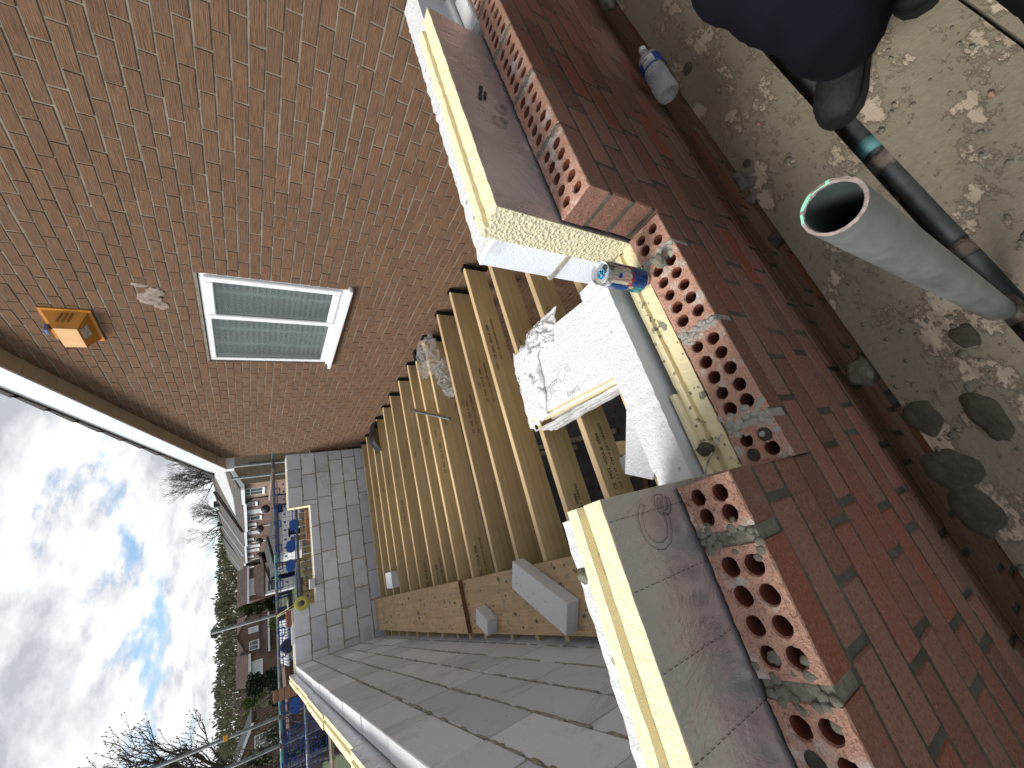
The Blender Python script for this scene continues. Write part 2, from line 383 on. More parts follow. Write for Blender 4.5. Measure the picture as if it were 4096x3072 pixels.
simple('upvc', (0.78, 0.79, 0.81), 0.35, var=0.03, spec=0.5)
simple('upvc_trim', (0.60, 0.62, 0.65), 0.4, var=0.03, spec=0.5)
simple('gasket', (0.05, 0.055, 0.06), 0.6)
simple('soffit', (0.46, 0.37, 0.28), 0.85, var=0.12, sc=6)
simple('roof_tile', (0.085, 0.075, 0.072), 0.9, var=0.4, sc=30, bump=0.6, bs=90)
simple('black_plastic', (0.018, 0.018, 0.02), 0.4, var=0.2)
simple('dpc', (0.012, 0.012, 0.014), 0.55, var=0.3, bump=0.6, bs=25)
g = G('frost_glass'); n = g.noise(120, 3, 0.6)
g.base((0.64, 0.70, 0.70)).rough(0.13).bump(g.m('ADD', n, g.vor(90)), 0.6, 0.004)
g.p.inputs['Transmission Weight'].default_value = 0.92; g.p.inputs['IOR'].default_value = 1.3
g = G('blind_slat'); g.base((0.50, 0.53, 0.53)).rough(0.6)
g = G('blind_tape'); g.base((0.75, 0.80, 0.78)).rough(0.7)
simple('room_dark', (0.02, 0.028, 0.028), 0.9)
simple('alarm_orange', (0.50, 0.20, 0.022), 0.45, var=0.12, sc=9)
simple('alarm_lit_front', (0.72, 0.43, 0.20), 0.45, var=0.08, sc=9)  # lit front of the orange case, brightness put into the colour
simple('alarm_slot', (0.22, 0.085, 0.012), 0.6)
simple('sticker', (0.50, 0.46, 0.42), 0.6, var=0.4, sc=60)
simple('blue_lens', (0.10, 0.15, 0.36), 0.2)
g = G('film'); n = g.noise(14, 5, 0.6, dist=1.5)
g.base((0.92, 0.93, 0.94)).rough(0.22).spec(0.8).bump(n, 0.9, 0.02)
g.p.inputs['Transmission Weight'].default_value = 0.78; g.p.inputs['IOR'].default_value = 1.12; g.p.inputs['Alpha'].default_value = 0.55
g = G('film_white'); n = g.noise(14, 5, 0.6, dist=1.5)
g.base((0.80, 0.81, 0.83)).rough(0.3).spec(0.7).bump(n, 0.8, 0.02)
g.p.inputs['Alpha'].default_value = 0.80
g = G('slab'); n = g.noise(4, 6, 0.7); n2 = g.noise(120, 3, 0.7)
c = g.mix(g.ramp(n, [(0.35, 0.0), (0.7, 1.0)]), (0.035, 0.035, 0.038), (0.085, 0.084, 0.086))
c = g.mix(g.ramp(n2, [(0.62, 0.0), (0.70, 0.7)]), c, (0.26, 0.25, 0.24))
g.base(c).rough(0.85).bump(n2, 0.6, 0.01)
simple('rubble', (0.10, 0.08, 0.06), 0.95, var=0.6, sc=14, bump=1.0, bs=30)
simple('trouser', (0.0055, 0.0055, 0.0100), 0.95, var=0.3, sc=5, bump=0.5, bs=420, spec=0.1)
simple('boot', (0.006, 0.007, 0.008), 0.7, var=0.5, sc=30, bump=0.5, bs=80, spec=0.35)
simple('boot_sole', (0.008, 0.009, 0.010), 0.8, var=0.3)
simple('skin', (0.50, 0.29, 0.20), 0.55, var=0.08)
simple('hair', (0.05, 0.035, 0.025), 0.8, var=0.3, bump=0.8, bs=120)
simple('jacket', (0.012, 0.012, 0.02), 0.9, var=0.3, sc=6, bump=0.4, bs=300)
simple('can_silver', (0.62, 0.64, 0.67), 0.22, 0.9, 0.06)
simple('can_blue', (0.025, 0.085, 0.30), 0.22, 0.6, 0.1)
simple('can_teal', (0.03, 0.26, 0.33), 0.25, 0.55, 0.1)
simple('can_red', (0.45, 0.03, 0.03), 0.4, 0.2, 0.1)
simple('tab_blue', (0.06, 0.36, 0.62), 0.3, 0.6, 0.05)
g = G('clear_plastic'); g.base((0.86, 0.90, 0.92)).rough(0.12).spec(1.0); g.p.inputs['Alpha'].default_value = 0.24
g.bump(g.noise(40, 3, 0.5, dist=1.5), 1.0, 0.01)
simple('label_blue', (0.02, 0.06, 0.32), 0.35, var=0.1)
simple('label_white', (0.70, 0.72, 0.74), 0.4, var=0.03)
simple('cap_white', (0.75, 0.78, 0.82), 0.4, var=0.03)
simple('mesh_blue', (0.015, 0.05, 0.22), 0.5, 0.0, 0.2)
simple('plate_blue', (0.02, 0.085, 0.34), 0.45, 0.0, 0.12)
simple('reel_yellow', (0.55, 0.52, 0.13), 0.5, var=0.15)
simple('cord_yellow', (0.62, 0.60, 0.22), 0.7)
simple('cap_orange', (0.75, 0.36, 0.04), 0.5)
simple('wire_steel', (0.42, 0.43, 0.45), 0.35, 0.8)
# far things
def farbrick(name, a, b, mort):
    g = G(name); t = N(g.nt, 'ShaderNodeTexBrick'); t.inputs['Scale'].default_value = 1.0
    t.inputs['Brick Width'].default_value = 0.225; t.inputs['Row Height'].default_value = 0.075; t.inputs['Mortar Size'].default_value = 0.010
    t.inputs['Color1'].default_value = a + (1,); t.inputs['Color2'].default_value = b + (1,); t.inputs['Mortar'].default_value = mort + (1,)
    sp = N(g.nt, 'ShaderNodeSeparateXYZ'); g.L(g.pos, sp.inputs[0]); cb = N(g.nt, 'ShaderNodeCombineXYZ')
    g.L(g.m('ADD', sp.outputs[0], sp.outputs[1]), cb.inputs[0]); g.L(sp.outputs[2], cb.inputs[1]); g.L(cb.outputs[0], t.inputs['Vector'])
    n = g.noise(0.9, 5, 0.6, g.pos)
    g.base(g.mix(1.0, t.outputs['Color'], g.ramp(n, [(0.3, 0.75), (0.7, 1.2)]), 'MULTIPLY')).rough(0.92).spec(0.1)
farbrick('brick_tan', (0.24, 0.185, 0.12), (0.17, 0.125, 0.085), (0.20, 0.17, 0.13))
farbrick('brick_pink', (0.33, 0.20, 0.145), (0.25, 0.145, 0.105), (0.32, 0.27, 0.22))
farbrick('brick_brown', (0.19, 0.115, 0.085), (0.14, 0.085, 0.065), (0.17, 0.14, 0.12))
farbrick('brick_redbrown', (0.21, 0.12, 0.095), (0.15, 0.085, 0.07), (0.20, 0.165, 0.15))
farbrick('brick_yellow', (0.40, 0.31, 0.16), (0.30, 0.22, 0.11), (0.24, 0.20, 0.14))
def fartile(name, col):
    g = G(name); sp = N(g.nt, 'ShaderNodeSeparateXYZ'); g.L(g.tc.outputs['UV'], sp.inputs[0])
    wv = N(g.nt, 'ShaderNodeTexWave', wave_type='BANDS', bands_direction='X'); wv.inputs['Scale'].default_value = 1.0
    n = g.noise(2.0, 5, 0.7, g.pos); pz = N(g.nt, 'ShaderNodeSeparateXYZ'); g.L(g.pos, pz.inputs[0])
    bands = g.m('FRACT', g.m('MULTIPLY', pz.outputs[2], 4.6))
    bands2 = g.m('FRACT', g.m('MULTIPLY', g.m('ADD', pz.outputs[0], pz.outputs[1]), 3.3))
    c = g.mix(g.ramp(bands, [(0.0, 0.9), (0.22, 0.0)]), tuple(col), tuple(0.35 * a for a in col))
    c = g.mix(g.ramp(bands2, [(0.0, 0.5), (0.2, 0.0)]), c, tuple(0.5 * a for a in col))
    g.base(g.mix(1.0, c, g.ramp(n, [(0.3, 0.7), (0.7, 1.3)]), 'MULTIPLY')).rough(0.92).spec(0.15)
fartile('tile_grey', (0.105, 0.098, 0.09)); fartile('tile_brown', (0.085, 0.06, 0.055)); fartile('tile_slate', (0.07, 0.072, 0.078))
simple('far_glass', (0.07, 0.09, 0.095), 0.12, var=0.3, sc=2, spec=0.8)
simple('far_curtain', (0.55, 0.58, 0.60), 0.6, var=0.15, sc=3)
simple('far_white', (0.72, 0.73, 0.75), 0.5, var=0.05, sc=3)
simple('far_render', (0.46, 0.46, 0.46), 0.9, var=0.1, sc=2)
simple('fence_wood', (0.36, 0.27, 0.12), 0.9, var=0.3, sc=9)
simple('fence_brown', (0.09, 0.055, 0.04), 0.9, var=0.3, sc=9)
simple('bark', (0.075, 0.06, 0.055), 0.95, var=0.3, sc=20, bump=0.6, bs=60)
simple('bud', (0.20, 0.20, 0.12), 0.8, var=0.2)
def leafmat(name, a, b):
    g = G(name); r = g.rnd(); g.base(g.mix(r, tuple(a), tuple(b))).rough(0.8).spec(0.15)
leafmat('leaf_hill', (0.085, 0.095, 0.048), (0.18, 0.18, 0.10)); leafmat('leaf_green', (0.045, 0.070, 0.018), (0.10, 0.12, 0.035)); leafmat('leaf_dark', (0.008, 0.018, 0.008), (0.022, 0.042, 0.018)); leafmat('leaf_pale', (0.16, 0.13, 0.10), (0.28, 0.24, 0.20)); leafmat('leaf_brown', (0.12, 0.105, 0.07), (0.23, 0.20, 0.14))
g = G('grass'); n = g.noise(0.8, 6, 0.7); g.base(g.ramp(n, [(0.3, (0.04, 0.06, 0.02)), (0.7, (0.09, 0.10, 0.05))])).rough(0.95)
simple('paving', (0.22, 0.20, 0.18), 0.9, var=0.25, sc=3)
simple('hill_ground', (0.05, 0.05, 0.028), 0.95, var=0.3, sc=0.2)
K = MATS

# ================================================================ ground and floor
GZ = -4.3
m = MB(); m.box((-300, -60, GZ - 0.3), (300, 300, GZ), 0); tag(m.build('ground', K['grass']), kind='structure')
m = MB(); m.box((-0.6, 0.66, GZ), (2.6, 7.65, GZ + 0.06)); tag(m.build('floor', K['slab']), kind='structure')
m = MB(); m.box((-6, 8.6, GZ), (7.5, 24, GZ + 0.03)); tag(m.build('path', K['paving']), kind='structure')
# hill behind the houses
m = MB(); nx, ny = 60, 14
vs = []
for j in range(ny + 1):
    for i in range(nx + 1):
        x = -190 + 300 * i / nx; y = 95 + 120 * j / ny
        t = j / ny
        z = GZ + 7.2 * min(1, t * 2.2) ** 0.8 + 1.6 * noise.noise(Vector((x * 0.02, y * 0.02, 0)))
        if j == 0: z = GZ - 0.2
        vs.append((x, y, z))
m.add(vs, [(j * (nx + 1) + i, j * (nx + 1) + i + 1, (j + 1) * (nx + 1) + i + 1, (j + 1) * (nx + 1) + i) for j in range(ny) for i in range(nx)], 0, 0.5, True)
tag(m.build('hills', K['hill_ground']), kind='structure')

# ================================================================ big brick house on the right
XH = 2.6; YC = 7.53
def rake(y): return 3.479 - 0.413 * y
WY0, WY1, WZ0, WZ1 = 3.08, 4.45, -0.80, 0.34
house = empty('brick_house', (XH, 3.0, GZ), 'brown brick house with a sloping white bargeboard and one frosted window', 'house')
m = MB()
def wallpiece(ya, yb, za, zb=None):
    ra, rb = (rake(ya) + .12, rake(yb) + .12) if zb is None else (zb, zb)
    P = [(XH + .0050, ya, za), (XH + .0050, yb, za), (XH + .0050, yb, rb), (XH + .0050, ya, ra)]
    m.prism(P, (.10, 0, 0), 1)
wallpiece(-2.4, WY0, GZ); wallpiece(WY1, YC - .01, GZ)
wallpiece(WY0, WY1, GZ, WZ0); wallpiece(WY0, WY1, WZ1)
k = 0; z = GZ
hb = random.Random(3)
while z < 4.5:
    off = (0.106 if k % 2 else 0.0)
    y = -2.4 + off - 0.212
    while y < YC:
        a, b = max(y, -2.4), min(y + 0.2055, YC)
        zt = z + 0.0640
        if b - a > 0.03 and zt < rake((a + b) / 2) + 0.16:
            spans = [(a, b)]
            if zt > WZ0 + 0.02 and z < WZ1:
                spans = []
                if a < WY0: spans.append((a, min(b, WY0)))
                if b > WY1: spans.append((max(a, WY1), b))
            for (p, q) in spans:
                if q - p < 0.025: continue
                jj = hb.uniform(-0.0022, 0.0022)
                r_ = hb.random(); cut = (q - p) < 0.12 and WZ0 < z < WZ1
                if z > -2.2:
                    x0 = XH + hb.uniform(-0.0015, 0.0025)
                    v = [(x0, p + hb.uniform(0, .004), z + jj + hb.uniform(-.002, .002)), (x0, q - hb.uniform(0, .004), z + jj + hb.uniform(-.002, .002)),
                         (x0, q - hb.uniform(0, .004), zt + jj + hb.uniform(-.003, .002)), (x0, p + hb.uniform(0, .004), zt + jj + hb.uniform(-.003, .002))]
                    bk = [(XH + 0.02, c[1] + (-.002 if i in (0, 3) else .002), c[2] + (-.002 if i < 2 else .002)) for i, c in enumerate(v)]
                    m.add(v + bk, [(0, 3, 2, 1), (0, 1, 5, 4), (1, 2, 6, 5), (2, 3, 7, 6), (3, 0, 4, 7)], 0, 0.93 if cut and hb.random() < .6 else r_ * 0.985)
                else:
                    m.box((XH, p, z), (XH + 0.02, q, zt), 0, r_ * 0.98)
        y += 0.212
    z += 0.0741; k += 1
wall = m.build('wall', [K['house_brick'], K['house_mortar']], house)
m = MB(); m.box((XH + 0.05, YC - 0.11, GZ), (XH + 6, YC, 0.35), 0); m.box((XH + 5.9, -2.4, GZ), (XH + 6, YC - .11, 0.4), 0)
m.build('rear_wall', K['brick_tan'], house)
# verge: soffit, bargeboard, tiles
def slope_box(mb, x0, x1, y0, y1, zlo, zhi, mi=0, r=None):
    pts = [(x0, y0, rake(y0) + zlo), (x1, y0, rake(y0) + zlo), (x1, y1, rake(y1) + zlo), (x0, y1, rake(y1) + zlo)]
    top = [(a, b, c + zhi - zlo) for a, b, c in pts]
    mb.add(pts + top, [(3, 2, 1, 0), (4, 5, 6, 7), (0, 1, 5, 4), (1, 2, 6, 5), (2, 3, 7, 6), (3, 0, 4, 7)], mi, r)
m = MB(); y = -2.4
while y < 7.35:
    slope_box(m, XH - 0.148, XH + 0.005, y, min(y + 0.292, 7.35), 0.0 + hb.uniform(-.002, .003), 0.018); y += 0.3
slope_box(m, XH - 0.148, XH + 0.005, 7.40, 7.62, 0.0, 0.018)
m.build('soffit', K['soffit'], house)
m = MB(); slope_box(m, XH - 0.165, XH - 0.148, -2.4, 7.62, -0.012, 0.245)
m.box((XH - 0.16, 7.62, 0.22), (XH + 0.10, 7.74, 0.58)); m.box((XH - 0.05, 7.74, 0.25), (XH + 6.2, 7.90, 0.36))
m.build('bargeboard', K['upvc'], house)
m = MB(); y = -2.4
while y < 7.7:
    a = y; b = y + 0.34
    lift = 0.03
    pts = [(XH - 0.185, a, rake(a) + 0.245), (XH + 0.2, a, rake(a) + 0.245), (XH + 0.2, b, rake(b) + 0.245), (XH - 0.185, b, rake(b) + 0.245)]
    top = [(p[0], p[1], p[2] + (0.028 if i < 2 else 0.055)) for i, p in enumerate(pts)]
    m.add(pts + top, [(3, 2, 1, 0), (4, 5, 6, 7), (0, 1, 5, 4), (1, 2, 6, 5), (2, 3, 7, 6), (3, 0, 4, 7)], 0)
    y += 0.30
m.build('verge_tiles', K['roof_tile'], house)
m = MB(); slope_box(m, XH + 0.2, XH + 6.3, -2.4, 7.85, 0.245, 0.285); m.build('roof', K['tile_grey'], house)
m = MB(); m.tube((XH - .1, 7.82, 0.42), (XH + 6, 7.82, 0.42), 0.055, n=10); m.build('gutter', K['upvc'], house)
# scar of old mortar on the wall
m = MB()
for (py, pz, ry, rz) in ((3.46, 0.665, .085, .075), (3.37, 0.62, .06, .055), (3.55, 0.60, .05, .05), (3.30, 0.70, .025, .05)):
    m.blob((XH + 0.001, py, pz), 0.005, ry, rz, py * 3, amp=0.3, sub=3, freq=1.6)
m.build('mortar_scar', K['patch_mortar'], house)
# window
win = MB(); fr = 0.055
x0, x1 = XH + 0.018, XH + 0.075
ym = WY0 + 0.60
win.cham((x0, WY0 + .003, WZ0 + .05), (x1, WY0 + fr, WZ1 - .005), .006); win.cham((x0, WY1 - fr, WZ0 + .05), (x1, WY1 - .003, WZ1 - .005), .006)
win.cham((x0 - .001, WY0 + fr, WZ1 - .005 - fr), (x1, WY1 - fr, WZ1 - .005), .006); win.cham((x0 - .001, WY0 + fr, WZ0 + .05), (x1, WY1 - fr, WZ0 + .05 + fr), .006)
win.cham((x0 + .001, ym - .03, WZ0 + .05 + fr), (x1, ym + .03, WZ1 - fr - .005), .006)
wf = win.build('window', K['upvc'], house)
s_ = MB()
yy0, yy1, zz0, zz1 = WY0 + .03, ym + .005, WZ0 + .075, WZ1 - .035
for (a, b) in (((yy0, zz0), (yy0 + .065, zz1)), ((yy1 - .065, zz0), (yy1, zz1))): s_.cham((XH - .004, a[0], a[1]), (XH + .03, b[0], b[1]), .008)
for (a, b) in (((yy0 + .065, zz0), (yy1 - .065, zz0 + .065)), ((yy0 + .065, zz1 - .065), (yy1 - .065, zz1))): s_.cham((XH - .003, a[0], a[1]), (XH + .03, b[0], b[1]), .008)
s_.build('casement', K['upvc'], wf)
s_ = MB(); s_.box((XH + .012, yy0 + .058, zz0 + .058), (XH + .026, yy1 - .058, zz1 - .058)); s_.box((XH + .03, ym + .028, WZ0 + .05 + fr - .008), (XH + .04, WY1 - fr + .008, WZ1 - fr + .003)); s_.build('gasket', K['gasket'], wf)
s_ = MB(); s_.box((XH + .008, yy0 + .066, zz0 + .066), (XH + .011, yy1 - .066, zz1 - .066)); s_.box((XH + .024, ym + .036, WZ0 + .05 + fr), (XH + .027, WY1 - fr, WZ1 - fr - .005)); pane = s_.build('pane', K['frost_glass'], wf)
# replace the solid gaskets by a thin rim only
bpy.data.objects.remove([o for o in wf.children if o.name.startswith('gasket')][0])
s_ = MB()
for (a0, a1, b0, b1, xx) in ((yy0 + .060, yy1 - .060, zz0 + .060, zz1 - .060, XH + .012), (ym + .028, WY1 - fr + .006, WZ0 + .045 + fr, WZ1 - fr + .002, XH + .029)):
    for lo, hi in (((a0, b0), (a0 + .01, b1)), ((a1 - .01, b0), (a1, b1)), ((a0 + .01, b0), (a1 - .01, b0 + .01)), ((a0 + .01, b1 - .01), (a1 - .01, b1))):
        s_.box((xx, lo[0], lo[1]), (xx + .004, hi[0], hi[1]))
s_.build('gasket', K['gasket'], wf)
s_ = MB(); s_.cham((XH - .055, WY0 - .04, WZ0 - .012), (XH + .08, WY1 + .035, WZ0 + .022), .006); s_.cham((XH - .004, WY0 - .005, WZ0 + .022), (XH + .08, WY1 + .003, WZ0 + .05), .004); s_.build('sill', K['upvc'], wf)
s_ = MB(); z = WZ0 + .1
while z < WZ1 - .06:
    s_.add([(XH + .10, WY0 + .05, z), (XH + .10, WY1 - .05, z), (XH + .125, WY1 - .05, z + .024), (XH + .125, WY0 + .05, z + .024)], [(0, 1, 2, 3)]); z += 0.048
s_.build('blind', K['blind_slat'], wf)
s_ = MB()
for yy in (WY0 + .30, WY0 + .86, WY0 + 1.12):
    s_ = MB(); s_.box((XH + .094, yy, WZ0 + .09), (XH + .098, yy + .022, WZ1 - .05)); s_.build('blind_tape', K['blind_tape'], wf)
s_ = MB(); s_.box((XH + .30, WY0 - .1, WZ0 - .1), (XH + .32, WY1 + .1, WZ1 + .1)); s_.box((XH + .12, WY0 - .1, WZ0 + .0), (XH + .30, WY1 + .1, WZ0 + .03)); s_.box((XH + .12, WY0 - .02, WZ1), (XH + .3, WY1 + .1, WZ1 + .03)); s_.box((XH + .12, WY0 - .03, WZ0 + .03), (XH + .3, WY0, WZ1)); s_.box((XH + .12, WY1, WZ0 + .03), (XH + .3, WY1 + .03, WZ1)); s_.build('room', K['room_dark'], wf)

# alarm box
al = empty('alarm_box', (XH, 3.86, 1.06), 'orange alarm bell box with louvre slots high on the brown brick wall', 'alarm box')
bk = [(XH, 3.69, 1.06), (XH, 3.69, 1.325), (XH, 4.12, 1.325), (XH, 4.09, 1.06)]
ft = [(2.48, 3.765, 1.125), (2.48, 3.775, 1.262), (2.48, 4.045, 1.262), (2.48, 4.035, 1.125)]
m = MB(); m.add(bk + ft, [(0, 1, 5, 4), (1, 2, 6, 5), (2, 3, 7, 6), (3, 0, 4, 7)]); m.add(bk + ft, [(4, 5, 6, 7)], 0); 
m.box((XH - .012, 3.675, 1.045), (XH, 4.11, 1.335))
b = m.build('case', K['alarm_orange'], al)
m = MB(); m.box((2.472, 3.772, 1.130), (2.4785, 4.038, 1.258)); m.build('lit_front', K['alarm_lit_front'], al)  # thin sheet over the case front, painted lighter where light falls
m = MB()
nrm = ((Vector(bk[1]) - Vector(bk[0])).cross(Vector(ft[0]) - Vector(bk[0]))).normalized()
if nrm.y > 0: nrm = -nrm
for i in range(3):
    c = Vector(bk[0]).lerp(Vector(ft[0]), 0.45); zc = 1.165 + i * 0.028
    a_ = (Vector(ft[0]) - Vector(bk[0])).normalized()
    cc = Vector((c.x, c.y, zc))
    Mx = Matrix.Translation(cc + nrm * 0.003) @ Matrix((a_, Vector((0, 0, 1)), nrm)).transposed().to_4x4()
    m.box((-.038, -.006, -.003), (.038, .006, .004), M=Mx)
m.build('louvre', K['alarm_slot'], al)
m = MB(); m.prism([(2.488, 3.80, 1.1215), (2.488, 3.93, 1.1215), (2.545, 3.95, 1.0905), (2.545, 3.80, 1.0905)], (0, 0, -.003)); m.build('sticker', K['sticker'], al)
m = MB(); m.cham((2.535, 3.895, 1.325), (2.595, 3.965, 1.352), .006); m.build('strobe_lens', K['blue_lens'], al)

# ================================================================ floor joists
def text_mesh(txt, size, extrude=0.0008, outline=0.0, shear=0.0):
    cu = bpy.data.curves.new('writing', 'FONT'); cu.body = txt; cu.size = size; cu.extrude = 0 if outline else extrude; cu.shear = shear
    cu.resolution_u = 3
    if outline: cu.fill_mode = 'NONE'; cu.bevel_depth = outline; cu.bevel_resolution = 0
    o = bpy.data.objects.new('writing', cu); COL.objects.link(o)
    dg = bpy.context.evaluated_depsgraph_get(); me = bpy.data.meshes.new_from_object(o.evaluated_get(dg))
    bpy.data.objects.remove(o); bpy.data.curves.remove(cu)
    return me
def put_text(name, me, mat, M, parent):
    me = me.copy(); me.materials.clear(); me.materials.append(mat)
    Pm = Matrix()
    if parent is not None:
        Pm = Matrix.Translation(parent.location) @ parent.rotation_euler.to_matrix().to_4x4()
        if parent.parent is not None:
            g_ = parent.parent; Pm = (Matrix.Translation(g_.location) @ g_.rotation_euler.to_matrix().to_4x4()) @ Pm
    me.transform(Pm.inverted() @ M)
    o = bpy.data.objects.new(name, me); COL.objects.link(o); o.parent = parent
    return o
ZJ = -1.73; XL = -0.60
stamp1 = text_mesh('CE  0402  VIDA B  0086', 0.036); stamp2 = text_mesh('W5 1.1 07  C24 M DRY GRADED', 0.030)
joists = [0.60, 0.98, 1.375, 1.768, 2.167, 2.561, 2.92, 3.307, 3.792, 4.118, 4.424, 4.862, 5.324, 5.76, 6.193, 6.562, 6.982, 7.36]
jlabels = ['nearest the camera, half hidden under the near wall', 'second from the near wall, under the wrapped pack', 'third from the near wall, crossing below the wrapped pack', 'fourth from the near wall, with a long dark crack',
  'plain one passing under the far end of the wrapped insulation pack', 'with black grade stamp close to the near pair of planks', 'with a sap streak, seventh from the near wall', 'with two branching knots in its middle',
  'dark stained one in front of the crumpled clear film', 'carrying the near end of the steel bar', 'carrying the far end of the steel bar', 'just beyond the far end of the steel bar', 'stamped low near its middle in the far half', 'stamped near the step in the planks',
  'narrow looking one under the small grey block', 'second nearest the black membrane', 'next to the folded black membrane', 'farthest, tight against the grey block back wall']
stampx = {3: -0.32, 4: 0.10, 5: 1.15, 6: -0.28, 7: 1.35, 8: 1.25, 10: -0.25, 12: 1.05, 13: -0.22, 14: 0.75, 15: -0.3}
stampx = {4: -0.10, 5: 1.55, 3: 0.18, 6: 1.30, 7: 1.15, 8: -0.18, 9: 1.0, 11: -0.22, 12: -0.15, 13: 0.75, 15: 0.62}
jr = random.Random(11)
for i, yf in enumerate(joists):
    jt = empty('floor_joist', (1.0, yf - 0.0235, ZJ - 0.11), 'treated pine floor joist, ' + jlabels[i], 'joist', 'floor joists laid from the brick house to the grey block wall')
    x1 = XH - 0.012 - (jr.uniform(0, 0.02) if i not in (9, 8) else (0.13 if i == 9 else 0.04)); dz = jr.uniform(-.004, .003)
    m = MB(); m.cham((XL - 0.10, yf - 0.047, ZJ - 0.22 + dz), (x1, yf, ZJ + dz), 0.003, 0, top=1)
    m.build('timber', [K['joist_side'], K['joist_top']], jt)
    m = MB(); m.box((x1 - .02, yf - .056, ZJ - .225), (XH - .002, yf - .0475, ZJ + .012)); m.box((x1 - .02, yf + .0005, ZJ - .225), (XH - .002, yf + .009, ZJ + .012)); m.box((x1 + .001, yf - .0475, ZJ - .225), (XH - .003, yf + .0005, ZJ + .010)); m.build('end_wrap', K['dpc'], jt)
    if i in stampx:
        for (me, zz) in ((stamp1, ZJ - 0.092), (stamp2, ZJ - 0.150)):
            put_text('grade_stamp', me, K['print_ink'], Matrix.Translation((stampx[i], yf - 0.0478, zz + jr.uniform(-.02, .02))) @ Matrix.Rotation(PI / 2, 4, 'X'), jt)

# ================================================================ planks over the joists
pl = [('upper far plank at the window side, end cut square', 'upper far plank in the middle of its three', 'upper far plank against the grey block wall'),
      ('lower near plank at the joist side, passing under the long block', 'lower near plank in the middle, spattered with mortar', 'lower near plank along the block wall under the small block')]
for g_, (ya, yb, za, zb, xr0, xr1) in enumerate(((3.93, 7.60, -1.648, -1.688, -0.083, -0.050), (0.95, 4.30, -1.690, -1.690, -0.115, -0.088))):
    for k in range(3):
        o = MB(); wd = 0.1495
        vs = []
        for (y_, zt, xr) in ((ya, za, xr0), (yb, zb, xr1)):
            a = xr - k * 0.1505 ; b = a - wd
            vs += [(b, y_, zt - .038), (a, y_, zt - .038), (a, y_, zt), (b, y_, zt)]
        o.add([vs[0], vs[1], vs[2], vs[3], vs[4], vs[5], vs[6], vs[7]], [(3, 2, 6, 7), (1, 5, 6, 2), (0, 3, 7, 4), (1, 0, 4, 5), (4, 7, 6, 5)], 0, 0.3 + 0.25 * k)
        o.add([vs[0], vs[1], vs[2], vs[3]], [(0, 1, 2, 3)], 1)
        mb = o.build('plank', [K['plank'], K['plank_end']], loc=((xr0 - k * .15, ya, za)))
        tag(mb, pl[g_][k], 'plank', 'planks laid across the joists beside the grey block wall')
sp_ = random.Random(5)
m = MB()
for i in range(150):
    y = sp_.uniform(1.9, 7.2); x = -0.10 - 0.42 * sp_.random() ** 0.8; zt = -1.69 if y < 3.93 else -1.648 - 0.04 * (y - 3.93) / 3.67
    s_ = sp_.uniform(.004, .014) * (1.6 if sp_.random() < .15 else 1)
    m.blob((x, y, zt), s_, s_ * 1.5, s_ * .5, i, amp=.6, sub=1)
tag(m.build('mortar_spatter', K['mortar_blob']), 'grey mortar spattered over the planks', 'mortar', kind='stuff')

# ================================================================ aerated block walls
def block_wall(mb, face, axis, a0, a1, z0, z1, thick, seed, bl=0.62, bh=0.215, hole=None, top_z=None, smooth=False, course0=None, mi=0, topmi=2, mortar=1):
    """face: coordinate of the visible face; axis 'X' wall lies along X (visible face looks -Y), axis 'Y' lies along Y (visible face looks +X)"""
    q = random.Random(seed); z = z1 - bh; k = 0
    while z > z0 - bh:
        a = a0 - (0.31 if k % 2 else 0.05) - q.uniform(0, .08)
        while a < a1:
            L_ = bl if q.random() > 0.14 else q.choice((0.30, 0.42, 0.2))
            p, r_ = max(a, a0), min(a + L_, a1)
            zz0, zz1 = max(z, z0), z + bh
            if r_ - p > 0.04:
                sp = [(p, r_, zz0, zz1)]
                if hole:
                    h0, h1, hz = hole
                    if zz1 > hz + .01:
                        sp = []
                        if p < h0: sp.append((p, min(r_, h0), zz0, zz1))
                        if r_ > h1: sp.append((max(p, h1), r_, zz0, zz1))
                        if p < h1 and r_ > h0 and zz0 < hz - .03: sp.append((max(p, h0), min(r_, h1), zz0, hz))
                for (s0, s1, t0, t1) in sp:
                    if s1 - s0 < .03 or t1 - t0 < .02: continue
                    d = q.uniform(-.003, .003); rr = q.random()
                    tm = topmi if abs(t1 - z1) < .01 or (hole and abs(t1 - hole[2]) < .012) else mi
                    if axis == 'X': mb.cham((s0 + q.uniform(0, .004), face + d, t0), (s1 - q.uniform(0, .004), face + thick, t1 + q.uniform(-.003, .002)), .004, mi, rr, top=tm)
                    else: mb.cham((face - thick, s0 + q.uniform(0, .004), t0), (face + d, s1 - q.uniform(0, .004), t1 + q.uniform(-.003, .002)), .004, mi, rr, top=tm)
            a += L_ + 0.011
        z -= bh + 0.010; k += 1
def mortar_ridges(mb, face, axis, a0, a1, z1, n, seed, mi=1, skip=None):
    q = random.Random(seed)
    for k in range(n):
        z = z1 - 0.22 - k * 0.225
        a = a0
        while a < a1:
            s = q.uniform(.02, .08)
            if q.random() < .72 and not (skip and skip(a, z)):
                d = q.uniform(.001, .005)
                c = (a, face - d * .2, z) if axis == 'X' else (face + d * .2, a, z)
                if axis == 'X': mb.blob(c, s, .0045, q.uniform(.007, .014), a * 7 + k, mi, .6, 1, 2)
                else: mb.blob(c, .0045, s, q.uniform(.007, .014), a * 7 + k, mi, .6, 1, 2)
            a += s * 1.3
BM = [K['block_grey'], K['block_mortar'], K['block_white']]
